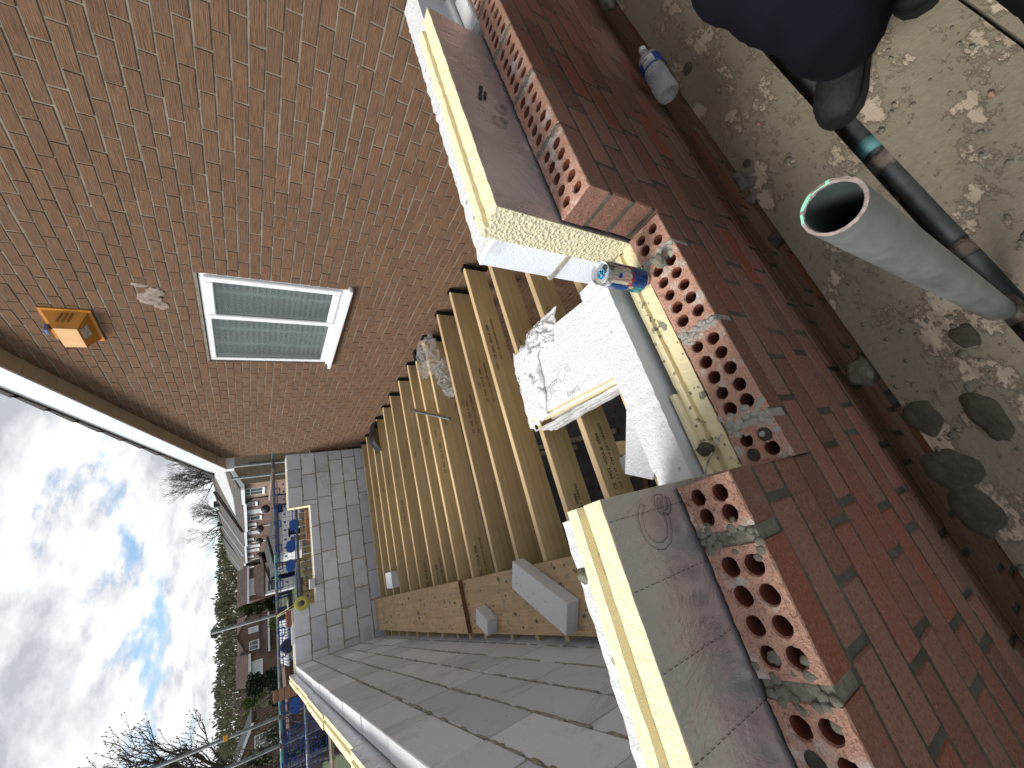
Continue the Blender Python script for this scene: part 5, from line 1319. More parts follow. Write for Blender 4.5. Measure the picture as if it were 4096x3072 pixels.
# ================================================================ far scaffold
YS = 8.70; TR = .0242
fs_ = [((2.99, YS, -.370), (-4.0, YS, -.362), 'upper long scaffold tube running level beyond the far block wall', 'galv'),
       ((2.9, YS, -.722), (-4.0, YS, -.700), 'lower level scaffold tube behind the blue guards', 'galv')]
for a, b, lb, mt in fs_:
    m = MB(); m.tube(a, b, TR, n=14); o = m.build('scaffold_tube', K[mt], loc=a); tag(o, lb, 'scaffold tube')
    if mt == 'galv' and a[2] > -.5:
        for (xa, xb) in ((2.99, 2.90), (-1.03, -1.45), (1.1, .55), (-1.7, -2.2)):
            m = MB(); m.tube((xa, YS, -.370 + .0011 * (2.99 - xa)), (xb, YS, -.370 + .0011 * (2.99 - xb)), TR + .0006, n=14, caps=False); m.build('paint_band', K['teal_paint'], o)
for x, zt, lb, yy in ((0.155, .537, 'upright scaffold tube with its top end against the sky, left of the reel', YS + .05), (2.842, .35, 'upright scaffold tube nearest the brick house corner', YS + .05), (2.610, .30, 'second upright scaffold tube from the house corner', YS + .05),
                  (-1.282, 1.15, 'upright scaffold tube crossing in front of the bare tree, taller of the pair', YS + .05), (-1.640, 1.05, 'upright scaffold tube crossing the bare tree twigs, closer to the picture corner', YS + .05), (-2.0, 1.0, 'upright scaffold tube at the very corner of the picture', YS + .3)):
    m = MB(); m.tube((x, yy, GZ), (x, yy, zt), TR, n=14, hollow=.02); o = m.build('scaffold_tube', K['galv_dark'], loc=(x, yy, GZ)); tag(o, lb, 'scaffold tube')
    m = MB(); m.tube((x, yy - .075, -.367), (x, yy + .03, -.367), .034, n=12); m.cham((x - .03, yy - .09, -.40), (x + .03, yy - .02, -.335), .006); m.build('coupler', K['rust'], o)
    if abs(x + 1.282) < .01:
        m = MB(); m.cham((x - .03, yy - .03, .30), (x + .035, yy + .03, .36), .006); m.build('orange_cap', K['cap_orange'], o)
m = MB(); m.tube((2.55, 8.15, -.345), (2.10, 8.66, -.300), .0242, n=14, hollow=.020); o = m.build('scaffold_tube', K['cut_rim'], loc=(2.6, 8.1, -.35)); tag(o, 'short weathered scaffold tube pointing towards the camera near the house corner', 'scaffold tube')
m = MB(); m.tube((-1.0, 8.0, -.905), (-1.0, 1.0, -.905), TR, n=12); tag(m.build('scaffold_tube', K['galv'], loc=(-1.0, 8, -.905)), 'scaffold tube running beside the long insulation line', 'scaffold tube')
def guard(label, x0, x1, z0, z1, yy, plates, seed):
    t_ = empty('brick_guard', ((x0 + x1) / 2, yy, z0), label, 'guard', 'blue mesh brick guards on the far scaffold')
    m_ = MB(); n_ = int((x1 - x0) / .075)
    for i in range(n_ + 1):
        x = x0 + (x1 - x0) * i / n_; m_.box((x - .002, yy - .002, z0), (x + .002, yy + .002, z1))
    k = int((z1 - z0) / .068)
    for i in range(k + 1):
        z = z0 + (z1 - z0) * i / k; m_.box((x0, yy - .0055, z - .002), (x1, yy - .0021, z + .002))
    for (z) in (z0, z0 + .30, z1 - .02): m_.box((x0, yy + .0035, z - .007), (x1, yy + .012, z + .007))
    for x in (x0 + .01, (x0 + x1) / 2, x1 - .01): m_.path([(x, yy, z1), (x, yy - .02, z1 + .06), (x, yy - .03, z1 + .10)], .005, 5)
    m_.build('wire_mesh', K['mesh_blue'], t_)
    for (px_, pz_) in plates:
        m_ = MB(); poly = []
        for i in range(24):
            a = 2 * PI * i / 24; sx = .045 if math.cos(a) > 0 else -.045
            poly.append((px_ + sx + .062 * math.cos(a), yy - .012, pz_ + .072 * math.sin(a)))
        m_.prism(poly, (0, -.006, 0)); m_.build('plastic_plate', K['plate_blue'], t_)
    q_ = random.Random(seed)
    for x in (x0 + .2, (x0 + x1) / 2, x1 - .2):
        m_ = MB(); a, b, c = .085, .045, .012
        for (dx0, dz0, dx1, dz1) in ((-a, -b, a, -b), (-a, b, a, b), (-a, -b, -a, b), (a, -b, a, b)): m_.tube((x + dx0 * .7, yy - .03, z1 - .01 + dz0), (x + dx1 * .7, yy - .03, z1 - .01 + dz1), c * .7, n=6)
        m_.build('hook_bracket', K['mesh_blue'], t_)
    m_ = MB()
    for i in range(7):
        for j in range(2):
            m_.blob((x0 + (x1 - x0) * (i + .5) / 7, yy - .015, z1 - .12 - j * .30), .020, .012, .020, i, amp=.1, sub=1)
    t2 = m_.build('mesh_clips', K['mesh_blue'], t_); t2['kind'] = 'stuff'
guard('blue mesh brick guard with round plate seen in the window gap beside the house', 1.42, 2.42, -.95, -.40, 8.62, [(1.55, -.66)], 1)
guard('blue mesh brick guard with two oval plates in the middle of the window gap', .40, 1.40, -.97, -.40, 8.63, [(1.19, -.60), (.865, -.585)], 2)
guard('blue mesh brick guard at the left part of the window gap', -.63, .38, -.97, -.40, 8.625, [(-.2, -.6)], 3)
guard('blue mesh brick guard beyond the corner brick stack', -2.10, -.98, -.97, -.40, 8.625, [(-1.20, -.56)], 4)
m = MB(); m.box((-3.6, 8.3, -1.02), (2.5, 8.56, -.985)); tag(m.build('scaffold_board', K['scaffold_board'], loc=(0, 8.4, -1)), 'scaffold board deck beyond the far block wall', 'scaffold board')
# blue guard lying loose at the corner
lg = atY(1290, 3040, 6.2)
m = MB(); Mx = Matrix.Translation(lg) @ Matrix.Rotation(.5, 4, 'Z') @ Matrix.Rotation(.9, 4, 'X') @ Matrix.Scale(.55, 4)
for i in range(14): m.box((i * .07, 0, 0), (i * .07 + .006, .7, .004), M=Mx)
for i in range(12): m.box((0, i * .062, .0045), (.92, i * .062 + .006, .008), M=Mx)
tag(m.build('brick_guard', K['mesh_blue'], loc=tuple(lg)), 'loose blue mesh guard leaning at the bottom left corner of the picture', 'guard')

# ================================================================ gardens, sheds and fences between the scaffold and the houses
def fence(label, x0, x1, y, z1, mat='fence_wood', group=None, yy1=None):
    t_ = empty('fence', ((x0 + x1) / 2, y, GZ), label, 'fence', group)
    q_ = random.Random(int(x0 * 7 + y)); n_ = int(abs(x1 - x0) / .15); m_ = MB()
    for i in range(n_):
        a = x0 + (x1 - x0) * i / n_; yy = y if yy1 is None else y + (yy1 - y) * i / n_
        m_.box((a, yy + .0, GZ), (a + .142, yy + .018, z1 + q_.uniform(-.02, .02)), 0, q_.random())
    m_.build('fence_boards', K[mat], t_)
    m_ = MB(); m_.box((x0, y + .02, z1 - .3), (x1, y + .06, z1 - .2)); m_.box((x0, y + .02, GZ + .4), (x1, y + .06, GZ + .5)); m_.build('rail', K[mat], t_)
    return t_
fence('yellow timber fence seen through the blue mesh of the window gap', -.9, 3.4, 10.6, atY(1207, 2200, 10.6).z)
fence('dark brown fence in front of the far gable house', -7, 2.2, 30, -2.3, 'fence_brown')
w0 = atY(1118, 2215, 20); w1 = atY(1118, 2050, 20)
gb = empty('garden_building', (w0.x, 20, GZ), 'white walled garden building seen through the blue mesh in the window gap', 'building')
m = MB(); m.box((w0.x, 20, GZ), (w1.x, 23, w0.z)); m.build('wall', K['far_white'], gb)
m = MB(); m.box((w0.x - .2, 19.8, w0.z + .002), (w1.x + .2, 23.2, w0.z + .08)); m.build('roof', K['tile_slate'], gb)
far_wins = [(w0.x + .3, w0.x + .95), (w1.x - 1.1, w1.x - .4)]
m = MB(); m.box((-.85, 14.95, GZ), (-.02, 17, -.86)); m.build
sh = empty('shed', (-.4, 16, GZ), 'low shed with pale corrugated roof beyond the loose brick', 'shed')
m = MB(); m.box((-1.0, 15.05, GZ), (.10, 17, -.92)); m.build('wall', K['far_render'], sh)
m = MB()
for i in range(16): m.tube((-1.08 + i * .075, 14.9, -.86), (-1.08 + i * .075, 17.1, -.76), .032, n=8)
m.build('roof', K['upvc_trim'], sh)
m = MB(); m.lathe([(0, .02), (.12, 0), (.16, .015), (.12, .03), (0, .02)], (-.52, 12.5, -.71), ax=(0.2, -1, .3), n=16); m.path([(-.52, 12.5, -.71), (-.52, 12.55, -1.1)], .015); tag(m.build('bird_dish', K['black_plastic'], loc=(-.52, 12.5, -1)), 'small dark dish on a stem beyond the far wall', 'dish')
m = MB(); m.box((-3.2, 17, GZ), (-1.05, 19, -1.0)); m.prism([(-3.3, 16.9, -1.0), (-1.0, 16.9, -1.0), (-1.0, 16.9, -.85), (-3.3, 16.9, -.95)], (0, 2.2, 0)); tag(m.build('shed', K['fence_brown'], loc=(-2, 18, GZ)), 'dark garden shed beyond the corner of the far wall', 'shed')

# ================================================================ terrace of houses on the right beyond
def far_window(parent, plane, a0, a1, z0, z1, pos, bars=1, curtain=False):
    """plane 'X': facade at x=pos looking -X (a is Y); plane 'Y': facade at y=pos looking -Y (a is X)"""
    def bx(mb, a, b, c, d, o0, o1):
        if plane == 'X': mb.box((pos - o1, a, c), (pos - o0, b, d))
        else: mb.box((a, pos - o1, c), (b, pos - o0, d))
    m_ = MB(); f_ = .07
    bx(m_, a0, a0 + f_, z0, z1, .0, .04); bx(m_, a1 - f_, a1, z0, z1, .0, .04); bx(m_, a0 + f_, a1 - f_, z1 - f_, z1, .0, .04); bx(m_, a0 + f_, a1 - f_, z0, z0 + f_, .0, .04)
    for k in range(bars):
        a = a0 + (a1 - a0) * (k + 1) / (bars + 1); bx(m_, a - .03, a + .03, z0 + f_, z1 - f_, .0, .035)
    bx(m_, a0 + f_, a1 - f_, z1 - (z1 - z0) * .3 - .02, z1 - (z1 - z0) * .3 + .02, .0, .03)
    bx(m_, a0 - .04, a1 + .04, z0 - .06, z0, -.01, .09)
    w_ = m_.build('window', K['far_white'], parent)
    m_ = MB(); bx(m_, a0 + .02, a1 - .02, z0 + .02, z1 - .02, .004, .012); m_.build('pane', K['far_curtain'] if curtain else K['far_glass'], w_)
    return w_
for a_, b_ in far_wins: far_window(gb, 'Y', a_, b_, w0.z - 1.1, w0.z - .35, 20, 1)
TX = 8.0
def terrace_house(label, y0, y1, zg, wins, wmat, rmat, eave=.45, rz_=2.35, depth=7.0, group='terraced houses in the row beyond the brick house', dish=None, gable=False, dp=None):
    t_ = empty('terraced_house', (TX + 3, (y0 + y1) / 2, GZ), label, 'house', group)
    m_ = MB(); m_.box((TX, y0, GZ), (TX + depth, y1, eave - .02))
    ym_ = (y0 + y1) / 2
    m_.prism([(TX, y0, eave - .02), (TX + depth, y0, eave - .02), (TX + depth / 2, y0, rz_ - .08)], (0, y1 - y0, 0))
    m_.build('wall', K[wmat], t_)
    m_ = MB()
    m_.prism([(TX - .28, y0, eave - .06), (TX - .28, y0, eave + .03), (TX + depth / 2, y0, rz_), (TX + depth / 2, y0, rz_ - .10)], (0, y1 - y0, 0), 0)
    m_.prism([(TX + depth + .28, y0, eave - .06), (TX + depth + .28, y0, eave + .03), (TX + depth / 2, y0, rz_), (TX + depth / 2, y0, rz_ - .10)], (0, y1 - y0, 0), 0)
    m_.tube((TX + depth / 2, y0, rz_ + .01), (TX + depth / 2, y1, rz_ + .01), .09, n=8)
    m_.build('roof', K[rmat], t_)
    m_ = MB(); m_.box((TX - .34, y0, eave - .22), (TX - .22, y1, eave - .04)); m_.build('gutter', K['far_white'], t_)
    for (a, b, c, d, nb, cu) in wins: far_window(t_, 'X', a, b, c, d, TX, nb, cu)
    if dp:
        m_ = MB(); m_.path([(TX - .28, dp, eave - .2), (TX - .28, dp, eave - .3), (TX - .06, dp + .03, eave - .55), (TX - .06, dp + .03, GZ)], .05, 6); m_.build('downpipe', K['black_plastic'] if dp < 33 else K['far_white'], t_)
    if dish:
        for (dy, dz) in dish:
            m_ = MB(); m_.lathe([(0, .05), (.20, .02), (.30, -.03), (.20, .0), (0, .02)], (TX - .35, dy, dz), ax=(-.5, -.8, .25), n=16); m_.path([(TX, dy, dz - .1), (TX - .3, dy, dz - .12), (TX - .35, dy, dz)], .02, 5); m_.build('satellite_dish', K['black_plastic'], t_)
    return t_
h1 = terrace_house('first terraced house, tan gable end with white sloping trim', 28.2, 31.9, 0, [(29.3, 30.9, -.72, .32, 1, False)], 'brick_tan', 'tile_grey', eave=.52, rz_=2.28, dp=31.75)
m = MB(); m.prism([(TX + .0, 28.12, .36), (TX + 3.5, 28.12, 2.12), (TX + 3.5, 28.12, 2.34), (TX - .30, 28.12, .42), (TX - .3, 28.12, .30), (TX, 28.12, .30)], (0, .07, 0)); m.build('bargeboard', K['far_white'], h1)
m = MB(); m.prism([(TX + .01, 28.18, .2), (TX + .01, 31.9, .2), (TX + .01, 31.9, GZ), (TX + .01, 28.18, GZ)], (-.02, 0, 0)); m.build('front_wall', K['brick_pink'], h1)
m = MB(); m.path([(9.2, 28.1, .1), (9.2, 28.1, GZ)], .06, 6); m.path([(9.2, 28.1, -1.2), (8.6, 28.05, -1.25)], .05, 6); m.build('waste_pipe', K['black_plastic'], h1)
h2 = terrace_house('second terraced house, with black downpipe and large curved dish on its wall', 31.9, 41.8, 0, [(32.8, 33.9, -.35, .30, 1, False), (35.2, 36.6, -.68, .34, 1, True), (37.4, 38.9, -.68, .34, 0, False), (40.1, 41.0, -.34, .30, 1, True)], 'brick_redbrown', 'tile_grey', rz_=2.42, dish=[(34.2, -.9), (41.3, -.65)], dp=41.6)
h3 = terrace_house('third terraced house, its porch roof hidden by the scaffold tube', 41.8, 49.4, 0, [(43.6, 45.0, -.60, .36, 1, True), (47.0, 48.0, -.18, .33, 1, True)], 'brick_brown', 'tile_grey', eave=.52, rz_=2.52, dish=[(47.4, -.70)], dp=49.2)
h4 = terrace_house('fourth terraced house, pale windows under a white gutter', 49.4, 62.0, 0, [(51.2, 52.8, -.72, .38, 1, True), (54.0, 55.8, -.72, .38, 1, True), (58.6, 60.0, -.2, .38, 1, True)], 'brick_redbrown', 'tile_grey', eave=.60, rz_=2.70, dp=61.8, dish=[(57, -.8)])
h5 = terrace_house('fifth and last terraced house of the row, smallest in view', 62.0, 84.0, 0, [(63.8, 66.2, -.80, .5, 1, True), (69.0, 72.0, -.30, .5, 1, True), (74.5, 76.8, -.80, .5, 1, True), (79.0, 81.5, -.35, .5, 1, True)], 'brick_redbrown', 'tile_grey', eave=.78, rz_=3.0, dp=83.5)
for (hh, yy, zz) in ((h2, 41.8, .0), (h3, 49.4, .0), (h4, 62, .1), (h4, 55.6, .1), (h5, 73, .3)):
    m = MB(); m.prism([(TX - .3, yy - .06, .55 + zz), (TX + 3.5, yy - .06, 2.55 + zz), (TX + 3.5, yy - .06, 2.70 + zz), (TX - .3, yy - .06, .68 + zz)], (0, .16, 0)); m.build('roof_verge', K['far_white'] if yy > 45 else K['tile_brown'], hh)
def on_roof(px, py, eave, rz_, lift=.05):
    d = ray(px, py); k = (rz_ - eave) / 3.5
    t = (eave - k * TX + lift) / (d.z - k * d.x); return d * t
rp = [on_roof(x, y, .52, 2.28, .10) for (x, y) in ((852, 1886), (901, 1886), (934, 1990), (944, 2062), (905, 1990))]
m = MB(); m.prism([tuple(q_) for q_ in rp], (0, 0, .05)); m.build('white_roof_panel', K['far_render'], h1)
for k_, (hh, yy, zz) in enumerate(((h2, 36.5, 2.42), (h3, 46.0, 2.52), (h4, 55.0, 2.7))):
    m = MB(); m.cham((TX + 3.2, yy - .25, zz - .3), (TX + 3.7, yy + .25, zz + .35), .03); m.build('chimney', K['tile_slate'], hh)
m = MB(); m.path([(TX + 3.0, 47.5, 2.6), (TX + 3.0, 47.5, 4.6)], .035, 5); m.path([(TX + 2.5, 47.2, 4.4), (TX + 3.4, 47.8, 4.45)], .025, 4)
for i in range(7): m.path([(TX + 2.6 + i * .12, 47.1 + i * .07, 4.2), (TX + 2.6 + i * .12, 47.35 + i * .07, 4.6)], .012, 4)
m.build('aerial', K['galv_dark'], h3)
# lean-to extensions in front of the terrace
ex = empty('house_extension', (6.2, 33.5, GZ), 'single storey extension with dark lean-to roof and white walls in front of the terrace', 'extension')
m = MB(); m.box((5.6, 35.2, GZ), (TX - .05, 47.0, -2.05)); m.build('wall', K['far_white'], ex)
m = MB(); m.prism([(5.3, 35.0, -2.12), (5.3, 35.0, -2.0), (TX - .02, 35.0, -1.40), (TX - .02, 35.0, -1.52)], (0, 12.2, 0)); m.build('roof', K['tile_slate'], ex)
far_window(ex, 'X', 37.5, 39.6, -3.4, -2.4, 5.6, 1); far_window(ex, 'X', 42, 44, -3.4, -2.4, 5.6, 1); far_window(ex, 'Y', 6.0, 7.4, -3.4, -2.4, 35.2, 2)
m = MB(); m.box((6.5, 38.2, -1.80), (7.1, 39.0, -1.60)); m.build('roof_light', K['far_white'], ex)
cv = empty('house_extension', (5.8, 52, GZ), 'yellow brick extension with a slate lean-to roof in the middle of the terrace', 'extension')
m = MB(); m.box((5.0, 48.0, GZ), (TX - .05, 56.0, -1.9)); m.build('wall', K['brick_yellow'], cv)
m = MB(); m.prism([(4.8, 47.8, -2.0), (4.8, 47.8, -1.88), (TX - .02, 47.8, -1.25), (TX - .02, 47.8, -1.37)], (0, 8.4, 0)); m.build('roof', K['tile_slate'], cv)
far_window(cv, 'X', 49, 51.5, -3.4, -2.3, 5.0, 2, False); far_window(cv, 'X', 52, 55, -3.4, -2.3, 5.0, 2, False)
po = empty('house_extension', (6, 55, GZ), 'small extension with brown tiled roof and a roof window near the end of the terrace', 'extension')
m = MB(); m.box((4.6, 58.0, GZ), (TX - .05, 66, -1.9)); m.build('wall', K['far_white'], po)
m = MB(); m.prism([(4.3, 57.8, -1.95), (4.3, 57.8, -1.82), (TX - .02, 57.8, -.85), (TX - .02, 57.8, -1.0)], (0, 8.4, 0)); m.build('roof', K['tile_brown'], po)
far_window(po, 'X', 59, 61.5, -3.2, -2.2, 4.6, 1)

# ================================================================ detached houses behind the far wall
sc = 1.45   # everything here stands about 65 m away
def B(x, z, Y=65.0): p = atY(x, z, Y); return p
def simple_house(label, x0, x1, y0, y1, eave, ridge, wmat, rmat, wins, gable=None, hip=0.0):
    t_ = empty('house', ((x0 + x1) / 2, y0, GZ), label, 'house', 'detached houses below the wooded hill')
    m_ = MB(); m_.box((x0 + .2, y0, GZ - 2), (x1 - .2, y1, eave)); m_.prism([(x0 + .2, y0, eave), (x0 + .2, y1, eave), (x0 + .2, (y0 + y1) / 2, ridge - .15)], (x1 - x0 - .4, 0, 0)); m_.build('wall', K[wmat], t_)
    m_ = MB(); ym_ = (y0 + y1) / 2
    for (ye) in (y0 - .3, y1 + .3): m_.prism([(x0, ye, eave - .08), (x0, ym_, ridge - .12), (x0, ym_, ridge + .02), (x0, ye, eave + .06)], (x1 - x0, 0, 0))
    m_.build('roof', K[rmat], t_)
    m_ = MB(); m_.box((x0 - .02, y0 - .42, eave - .16), (x1 + .02, y0 - .31, eave + .06)); m_.build('gutter', K['far_white'], t_)
    for w_ in wins: far_window(t_, 'Y', *w_[:4], y0, w_[4], w_[5])
    return t_
dh = simple_house('dark tiled house with long low window, left of the gable house', -5.6, -2.2, 65, 71, .28, 1.62, 'brick_brown', 'tile_brown', [(-5.3, -3.1, -1.0, .15, 3, True)])
gh = simple_house('brown house whose front gable has two small white windows, mid distance', -2.9, 2.0, 66.5, 73, .6, 1.55, 'brick_brown', 'tile_brown', [(3.1 - 3.2, .45, -.55, .45, 0, True), (-1.35, -.25, -.62, .32, 1, False)])
m = MB(); m.prism([(-2.5, 65.2, GZ - 2), (1.75, 65.2, GZ - 2), (1.75, 65.2, .45), (-.15, 65.2, 1.42), (-2.5, 65.2, .28)], (0, 1.25, 0)); m.build('front_gable', K['brick_brown'], gh)
m = MB(); m.prism([(-2.65, 65.0, .22), (-.15, 65.0, 1.42), (-.15, 65.0, 1.55), (-2.65, 65.0, .35)], (0, 2.2, 0)); m.prism([(2.0, 65.0, .35), (-.15, 65.0, 1.42), (-.15, 65.0, 1.55), (2.0, 65.0, .48)], (0, 2.2, 0)); m.build('gable_roof', K['tile_brown'], gh)
m = MB(); m.prism([(-2.5, 63.6, -1.62), (1.6, 63.6, -1.62), (1.6, 65.1, -.85), (-2.5, 65.1, -.85)], (0, 0, .1)); m.box((-2.5, 63.9, -4), (1.6, 65.1, -1.7)); m.build('porch', K['tile_brown'], gh)
m = MB(); m.box((-2.55, 63.5, -1.80), (1.65, 63.58, -1.62)); m.build('porch_gutter', K['far_white'], gh)
far_window(gh, 'Y', -.10, .55, -.62, .35, 65.2, 0, True); far_window(gh, 'Y', -1.95, -.95, -.68, .28, 65.2, 1, False)
lh = simple_house('brown house with a wide white window, at the end of the terraced row', 3.2, 7.4, 63.5, 69, .38, 1.5, 'brick_brown', 'tile_brown', [(4.0, 5.9, -.85, .22, 2, True)])
pc = empty('porch', (4.6, 58, GZ), 'white framed porch with brown tiled gable roof before the wide window house', 'porch')
m = MB(); m.box((3.4, 58, GZ), (6.6, 61, -1.25)); m.build('wall', K['far_white'], pc)
m = MB(); m.prism([(3.1, 57.8, -1.3), (6.9, 57.8, -1.3), (6.6, 59.6, -.35), (3.9, 59.6, -.35)], (0, 0, .1)); m.build('roof', K['tile_brown'], pc)
far_window(pc, 'Y', 3.6, 4.8, -2.6, -1.5, 58, 0); far_window(pc, 'Y', 5.1, 6.4, -2.6, -1.5, 58, 0)
bh = empty('house', (-9, 42, GZ), 'brown house with white bargeboard gable behind the bare tree twigs', 'house', 'detached houses below the wooded hill')
m = MB(); m.prism([(-10.6, 42, GZ - 1), (-6.2, 42, GZ - 1), (-6.2, 42, .05), (-8.4, 42, 1.05), (-10.6, 42, .05)], (0, 8, 0)); m.build('wall', K['brick_brown'], bh)
m = MB(); m.prism([(-10.9, 41.8, -.05), (-8.4, 41.8, 1.08), (-8.4, 41.8, 1.2), (-10.9, 41.8, .07)], (0, 8.4, 0)); m.prism([(-5.9, 41.8, -.05), (-8.4, 41.8, 1.08), (-8.4, 41.8, 1.2), (-5.9, 41.8, .07)], (0, 8.4, 0)); m.build('roof', K['tile_slate'], bh)
m = MB(); m.prism([(-10.95, 41.72, -.10), (-8.4, 41.72, 1.05), (-8.4, 41.72, 1.23), (-10.95, 41.72, .08)], (0, .07, 0)); m.prism([(-5.85, 41.72, -.10), (-8.4, 41.72, 1.05), (-8.4, 41.72, 1.23), (-5.85, 41.72, .08)], (0, .07, 0)); m.build('bargeboard', K['far_white'], bh)
far_window(bh, 'Y', -7.9, -6.7, -1.1, -.1, 42, 1, False); far_window(bh, 'Y', -10.2, -9.0, -1.1, -.1, 42, 1, True)

# ================================================================ trees
def leafy(name, label, cat, x, y, z0, h, wd, n, mat, seed, size=.25, group=None, conical=False, trunk=.12, crown0=.18, up=False):
    q_ = random.Random(seed); t_ = empty(name, (x, y, z0), label, cat, group); m_ = MB()
    cl = [(q_.uniform(0, 2 * PI), q_.random() ** .5 * .75, crown0 + (1 - crown0) * q_.random(), q_.uniform(.35, .6)) for _ in range(11)]
    for i in range(n):
        a, rr, hh, cs = q_.choice(cl)
        prof = (1 - ((hh - crown0) / (1 - crown0)) * .92) if conical else math.sin(PI * min(.97, max(.12, (hh - crown0) / (1 - crown0) * .85 + .12))) ** .6
        c = Vector((math.cos(a) * rr * wd * prof, math.sin(a) * rr * wd * prof, h * hh))
        d = Vector((q_.gauss(0, 1), q_.gauss(0, 1), q_.gauss(0, 1))).normalized() * (q_.random() ** .4) * wd * cs * (.6 if conical else .75)
        p = c + d; p.z = max(.1 * h, min(p.z, h * 1.04)); s_ = size * q_.uniform(.5, 1.3)
        u = Vector((q_.gauss(0, 1), q_.gauss(0, 1), q_.gauss(0, .6 if not up else .3))).normalized() * s_; v = Vector((q_.gauss(0, 1) * .4, q_.gauss(0, 1) * .4, 1.6 if up else q_.gauss(0, 1))).normalized() * s_ * (1.6 if up else 1)
        P0 = Vector((x, y, z0)) + p
        m_.add([P0, P0 + u * .6 + v * .3, P0 + v, P0 - u * .5 + v * .5], [(0, 1, 2, 3)], 0, q_.random())
    m_.build('crown', K[mat], t_)
    m_ = MB(); m_.tube((x, y, z0 - .5), (x, y, z0 + h * .55), trunk, trunk * .5, n=7)
    for k in range(5):
        a = q_.uniform(0, 2 * PI); m_.tube((x, y, z0 + h * (.2 + .07 * k)), (x + math.cos(a) * wd * .55, y + math.sin(a) * wd * .55, z0 + h * (.5 + .08 * k)), trunk * .4, trunk * .12, n=5)
    m_.build('trunk', K['bark'], t_); return t_
# wooded hill: trees one can tell apart along the skyline
hl = [('brown', 'twiggy brown tree on the skyline, outermost behind the bare magnolia'), ('green', 'olive tree on the skyline behind the middle of the bare magnolia'), ('pale', 'pale tree on the skyline beside the orange capped scaffold tube'),
      ('brown', 'brown tree on the skyline above the bargeboard gable house'), ('pale', 'pale blossomy tree on the skyline at the left end of the dark tiled roof'), ('green', 'olive tree above the left half of the dark tiled roof'),
      ('brown', 'twiggy brown tree above the right half of the dark tiled roof'), ('green', 'olive tree above the apex of the front gable'), ('brown', 'brown tree behind the top of the lone upright scaffold tube'),
      ('green', 'tall olive tree in the gap between the gable house and the wide window house'), ('green', 'olive tree above the wide window house'), ('brown', 'brown tree above the end of the terrace roofs'),
      ('green', 'olive tree behind the smallest terrace house ridge'), ('brown', 'brown tree rising behind the television aerial')]
qh = random.Random(12); protos = {}
for i, (kd, lab) in enumerate(hl):
    xx = -34 + 66 * i / (len(hl) - 1) + qh.uniform(-1, 1); yy = 116 + qh.uniform(-5, 8); hz = GZ + 4.6
    if kd not in protos:
        protos[kd] = leafy('hill_tree', lab, 'tree', xx, yy, hz, {'green': 5.6, 'brown': 5.8, 'pale': 4.8}[kd], 1.7, 4200, {'green': 'leaf_hill', 'brown': 'leaf_brown', 'pale': 'leaf_pale'}[kd], 50 + i, .17, 'trees on the wooded hill skyline', trunk=.12, crown0=.05, up=True)
    else:
        c = copy_tree(protos[kd]); c.location = (xx, yy, hz); c.rotation_euler = (0, 0, qh.uniform(0, 6.28)); s_ = qh.uniform(.85, 1.1); c.scale = (s_ * 1.15, s_ * 1.15, s_); c['label'] = lab
m = MB(); qw = random.Random(5)
for i in range(52000):
    xx = qw.uniform(-95, 60); yy = qw.uniform(104, 132)
    top = GZ + 9.9 + 1.3 * noise.noise(Vector((xx * .09, 7, 0))) + 1.2 * noise.noise(Vector((xx * .6, 2, 0))) + .9 * noise.noise(Vector((xx * 2.1, 5, 0)))
    zz = GZ + 1.0 + (top - GZ - 1.0) * qw.random() ** .7
    if yy > 118: zz += .4
    s_ = qw.uniform(.12, .36); u = Vector((qw.gauss(0, 1), qw.gauss(0, .5), qw.gauss(0, .3))).normalized() * s_; v = Vector((qw.gauss(0, .3), 0, 1.0)) * s_ * 1.9; P0 = Vector((xx, yy, zz))
    m.add([P0, P0 + u, P0 + u * .6 + v, P0 - u * .3 + v * .7], [(0, 1, 2, 3)], 0 if qw.random() < .6 else 1, qw.random())
tag(m.build('woodland', [K['leaf_hill'], K['leaf_brown']]), 'olive brown woodland covering the hill behind the houses', 'woodland', kind='stuff')
# nearer greenery
leafy('conifer', 'bright green conifer between the wide window house and the gable house', 'tree', 3.2, 70, GZ, 5.4, 1.7, 2600, 'leaf_green', 91, .20, conical=False)
leafy('conifer', 'second green conifer close to the gable of the brown house', 'tree', 4.6, 80, GZ, 5.8, 2.0, 2600, 'leaf_hill', 92, .22)
leafy('shrub', 'light green shrub in front of the gable house', 'shrub', .2, 40, GZ, 3.1, .9, 1200, 'leaf_green', 93, .14)
leafy('hedge_tree', 'big dark evergreen bush in front of the dark roofed house', 'tree', -3.9, 44, GZ, 4.4, 1.9, 5200, 'leaf_dark', 94, .17)
leafy('hedge_tree', 'very dark rounded evergreen behind the blue guard', 'tree', -4.9, 25, GZ, 4.3, 1.35, 5200, 'leaf_dark', 95, .13)
leafy('conifer', 'yellow-green shrub at the end of the dark roofed house', 'tree', -6.6, 60, GZ, 4.9, 1.3, 1800, 'leaf_green', 96, .18)
leafy('pale_tree', 'pale catkin tree behind the roof end of the dark house', 'tree', -8.2, 78, GZ, 6.0, 2.2, 2200, 'leaf_pale', 97, .18, up=True)
leafy('hedge_tree', 'dark green hedge bush beside the brown bargeboard house', 'tree', -5.8, 36, GZ, 4.0, 1.2, 2600, 'leaf_dark', 98, .15)
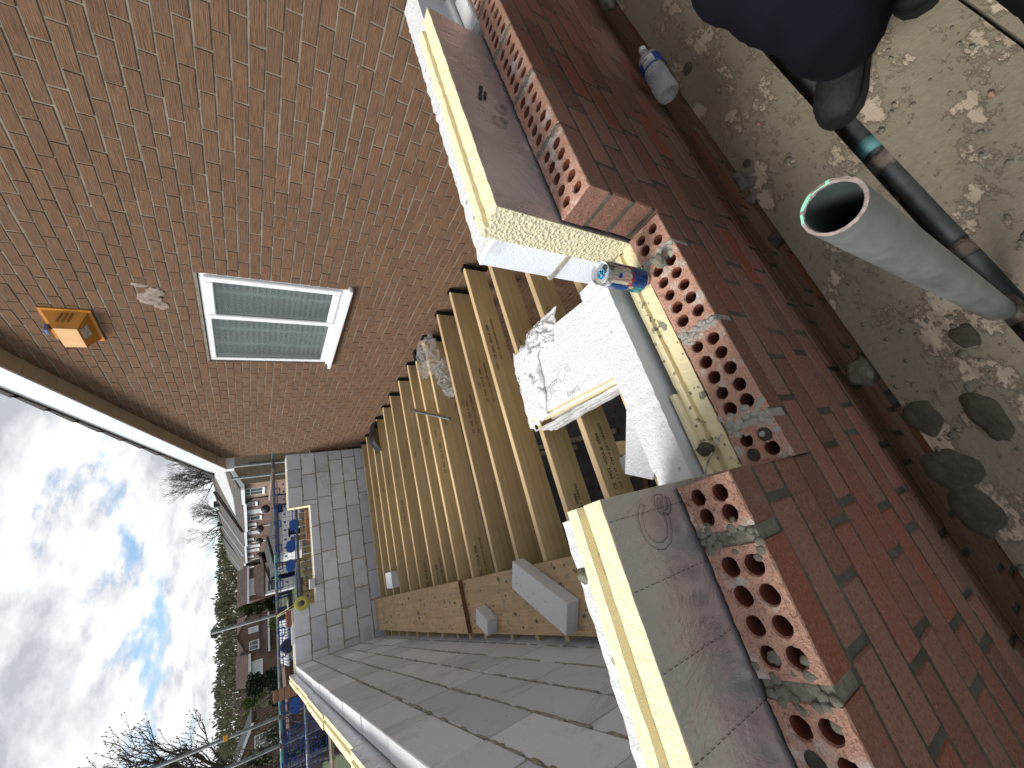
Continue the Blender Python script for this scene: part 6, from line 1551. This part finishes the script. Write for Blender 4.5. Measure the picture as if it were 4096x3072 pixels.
def bare(name, label, base, trunk_to, r0, depth, seed, spread, length, buds=False, lean=None, parent_mat='bark', ratio=.76, group=None):
    q_ = random.Random(seed); t_ = empty(name, base, label, 'tree', group); m_ = MB(); bd = MB()
    def grow(p, d, r_, L_, k):
        pts_ = [p]; dd = d.copy(); n_ = 4 if k > 1 else 3
        for i in range(n_):
            dd = (dd + Vector((q_.gauss(0, .16), q_.gauss(0, .16), q_.gauss(.05, .12)))).normalized(); pts_.append(pts_[-1] + dd * L_ / n_)
        for i in range(n_):
            m_.tube(pts_[i], pts_[i + 1], r_ * (1 - .4 * i / n_), r_ * (1 - .4 * (i + 1) / n_), n=6 if k > 2 else 4, r=.5, caps=False)
        if k == 0:
            if buds: bd.blob(pts_[-1], .010, .010, .017, q_.random() * 9, amp=.1, sub=1)
            return
        for _ in range(2 + (q_.random() < .65)):
            nd = (dd + Vector((q_.gauss(0, spread), q_.gauss(0, spread), q_.gauss(.12, spread * .7)))).normalized(); grow(pts_[-1], nd, r_ * .58, L_ * ratio * q_.uniform(.8, 1.15), k - 1)
        for i in range(1, n_):
            if q_.random() < .55:
                nd = (dd + Vector((q_.gauss(0, spread * 1.3), q_.gauss(0, spread * 1.3), q_.gauss(.1, spread)))).normalized(); grow(pts_[i], nd, r_ * .42, L_ * ratio * .7, max(0, k - 2))
    b0 = Vector(base); t0 = Vector(trunk_to); m_.tube(b0, t0, r0 * 1.2, r0, n=9)
    for _ in range(3):
        nd = ((t0 - b0).normalized() + Vector((q_.gauss(0, spread * .9), q_.gauss(0, spread * .6), q_.gauss(0, .2)))).normalized()
        if lean: nd = (nd + Vector(lean) * .8).normalized()
        grow(t0, nd, r0 * .7, length, depth)
    m_.build('branches', K[parent_mat], t_)
    if buds: b_ = bd.build('buds', K['bud'], t_); b_['kind'] = 'stuff'
    return t_
bare('magnolia_tree', 'bare budding tree rising in front of the sky behind the scaffold tubes', (-3.1, 11.2, GZ), (-2.35, 11.0, -.25), .085, 5, 21, .42, .85, buds=True, lean=(.35, 0, .35), ratio=.80)
bare('magnolia_tree', 'low budding branches in front of the dark evergreen beyond the guard', (-2.1, 10.2, GZ), (-1.95, 10.3, -1.25), .05, 4, 33, .50, .50, buds=True, lean=(.35, 0, .1))
for i, (x, y, h_) in enumerate(((14.5, 45, 5.0), (16.5, 52, 6.4), (13.2, 60, 5.0), (20, 60, 7.0))):
    bare('winter_tree', ['bare winter tree just over the brick house eaves corner', 'tall bare winter tree behind the terrace roofs', 'bare winter tree behind the terrace chimneys', 'spreading bare winter tree farthest behind the roofs'][i], (x, y, GZ), (x, y, 1.2), .16, 5, 60 + i, .42, h_ * .30, ratio=.78, group='bare trees behind the terrace')
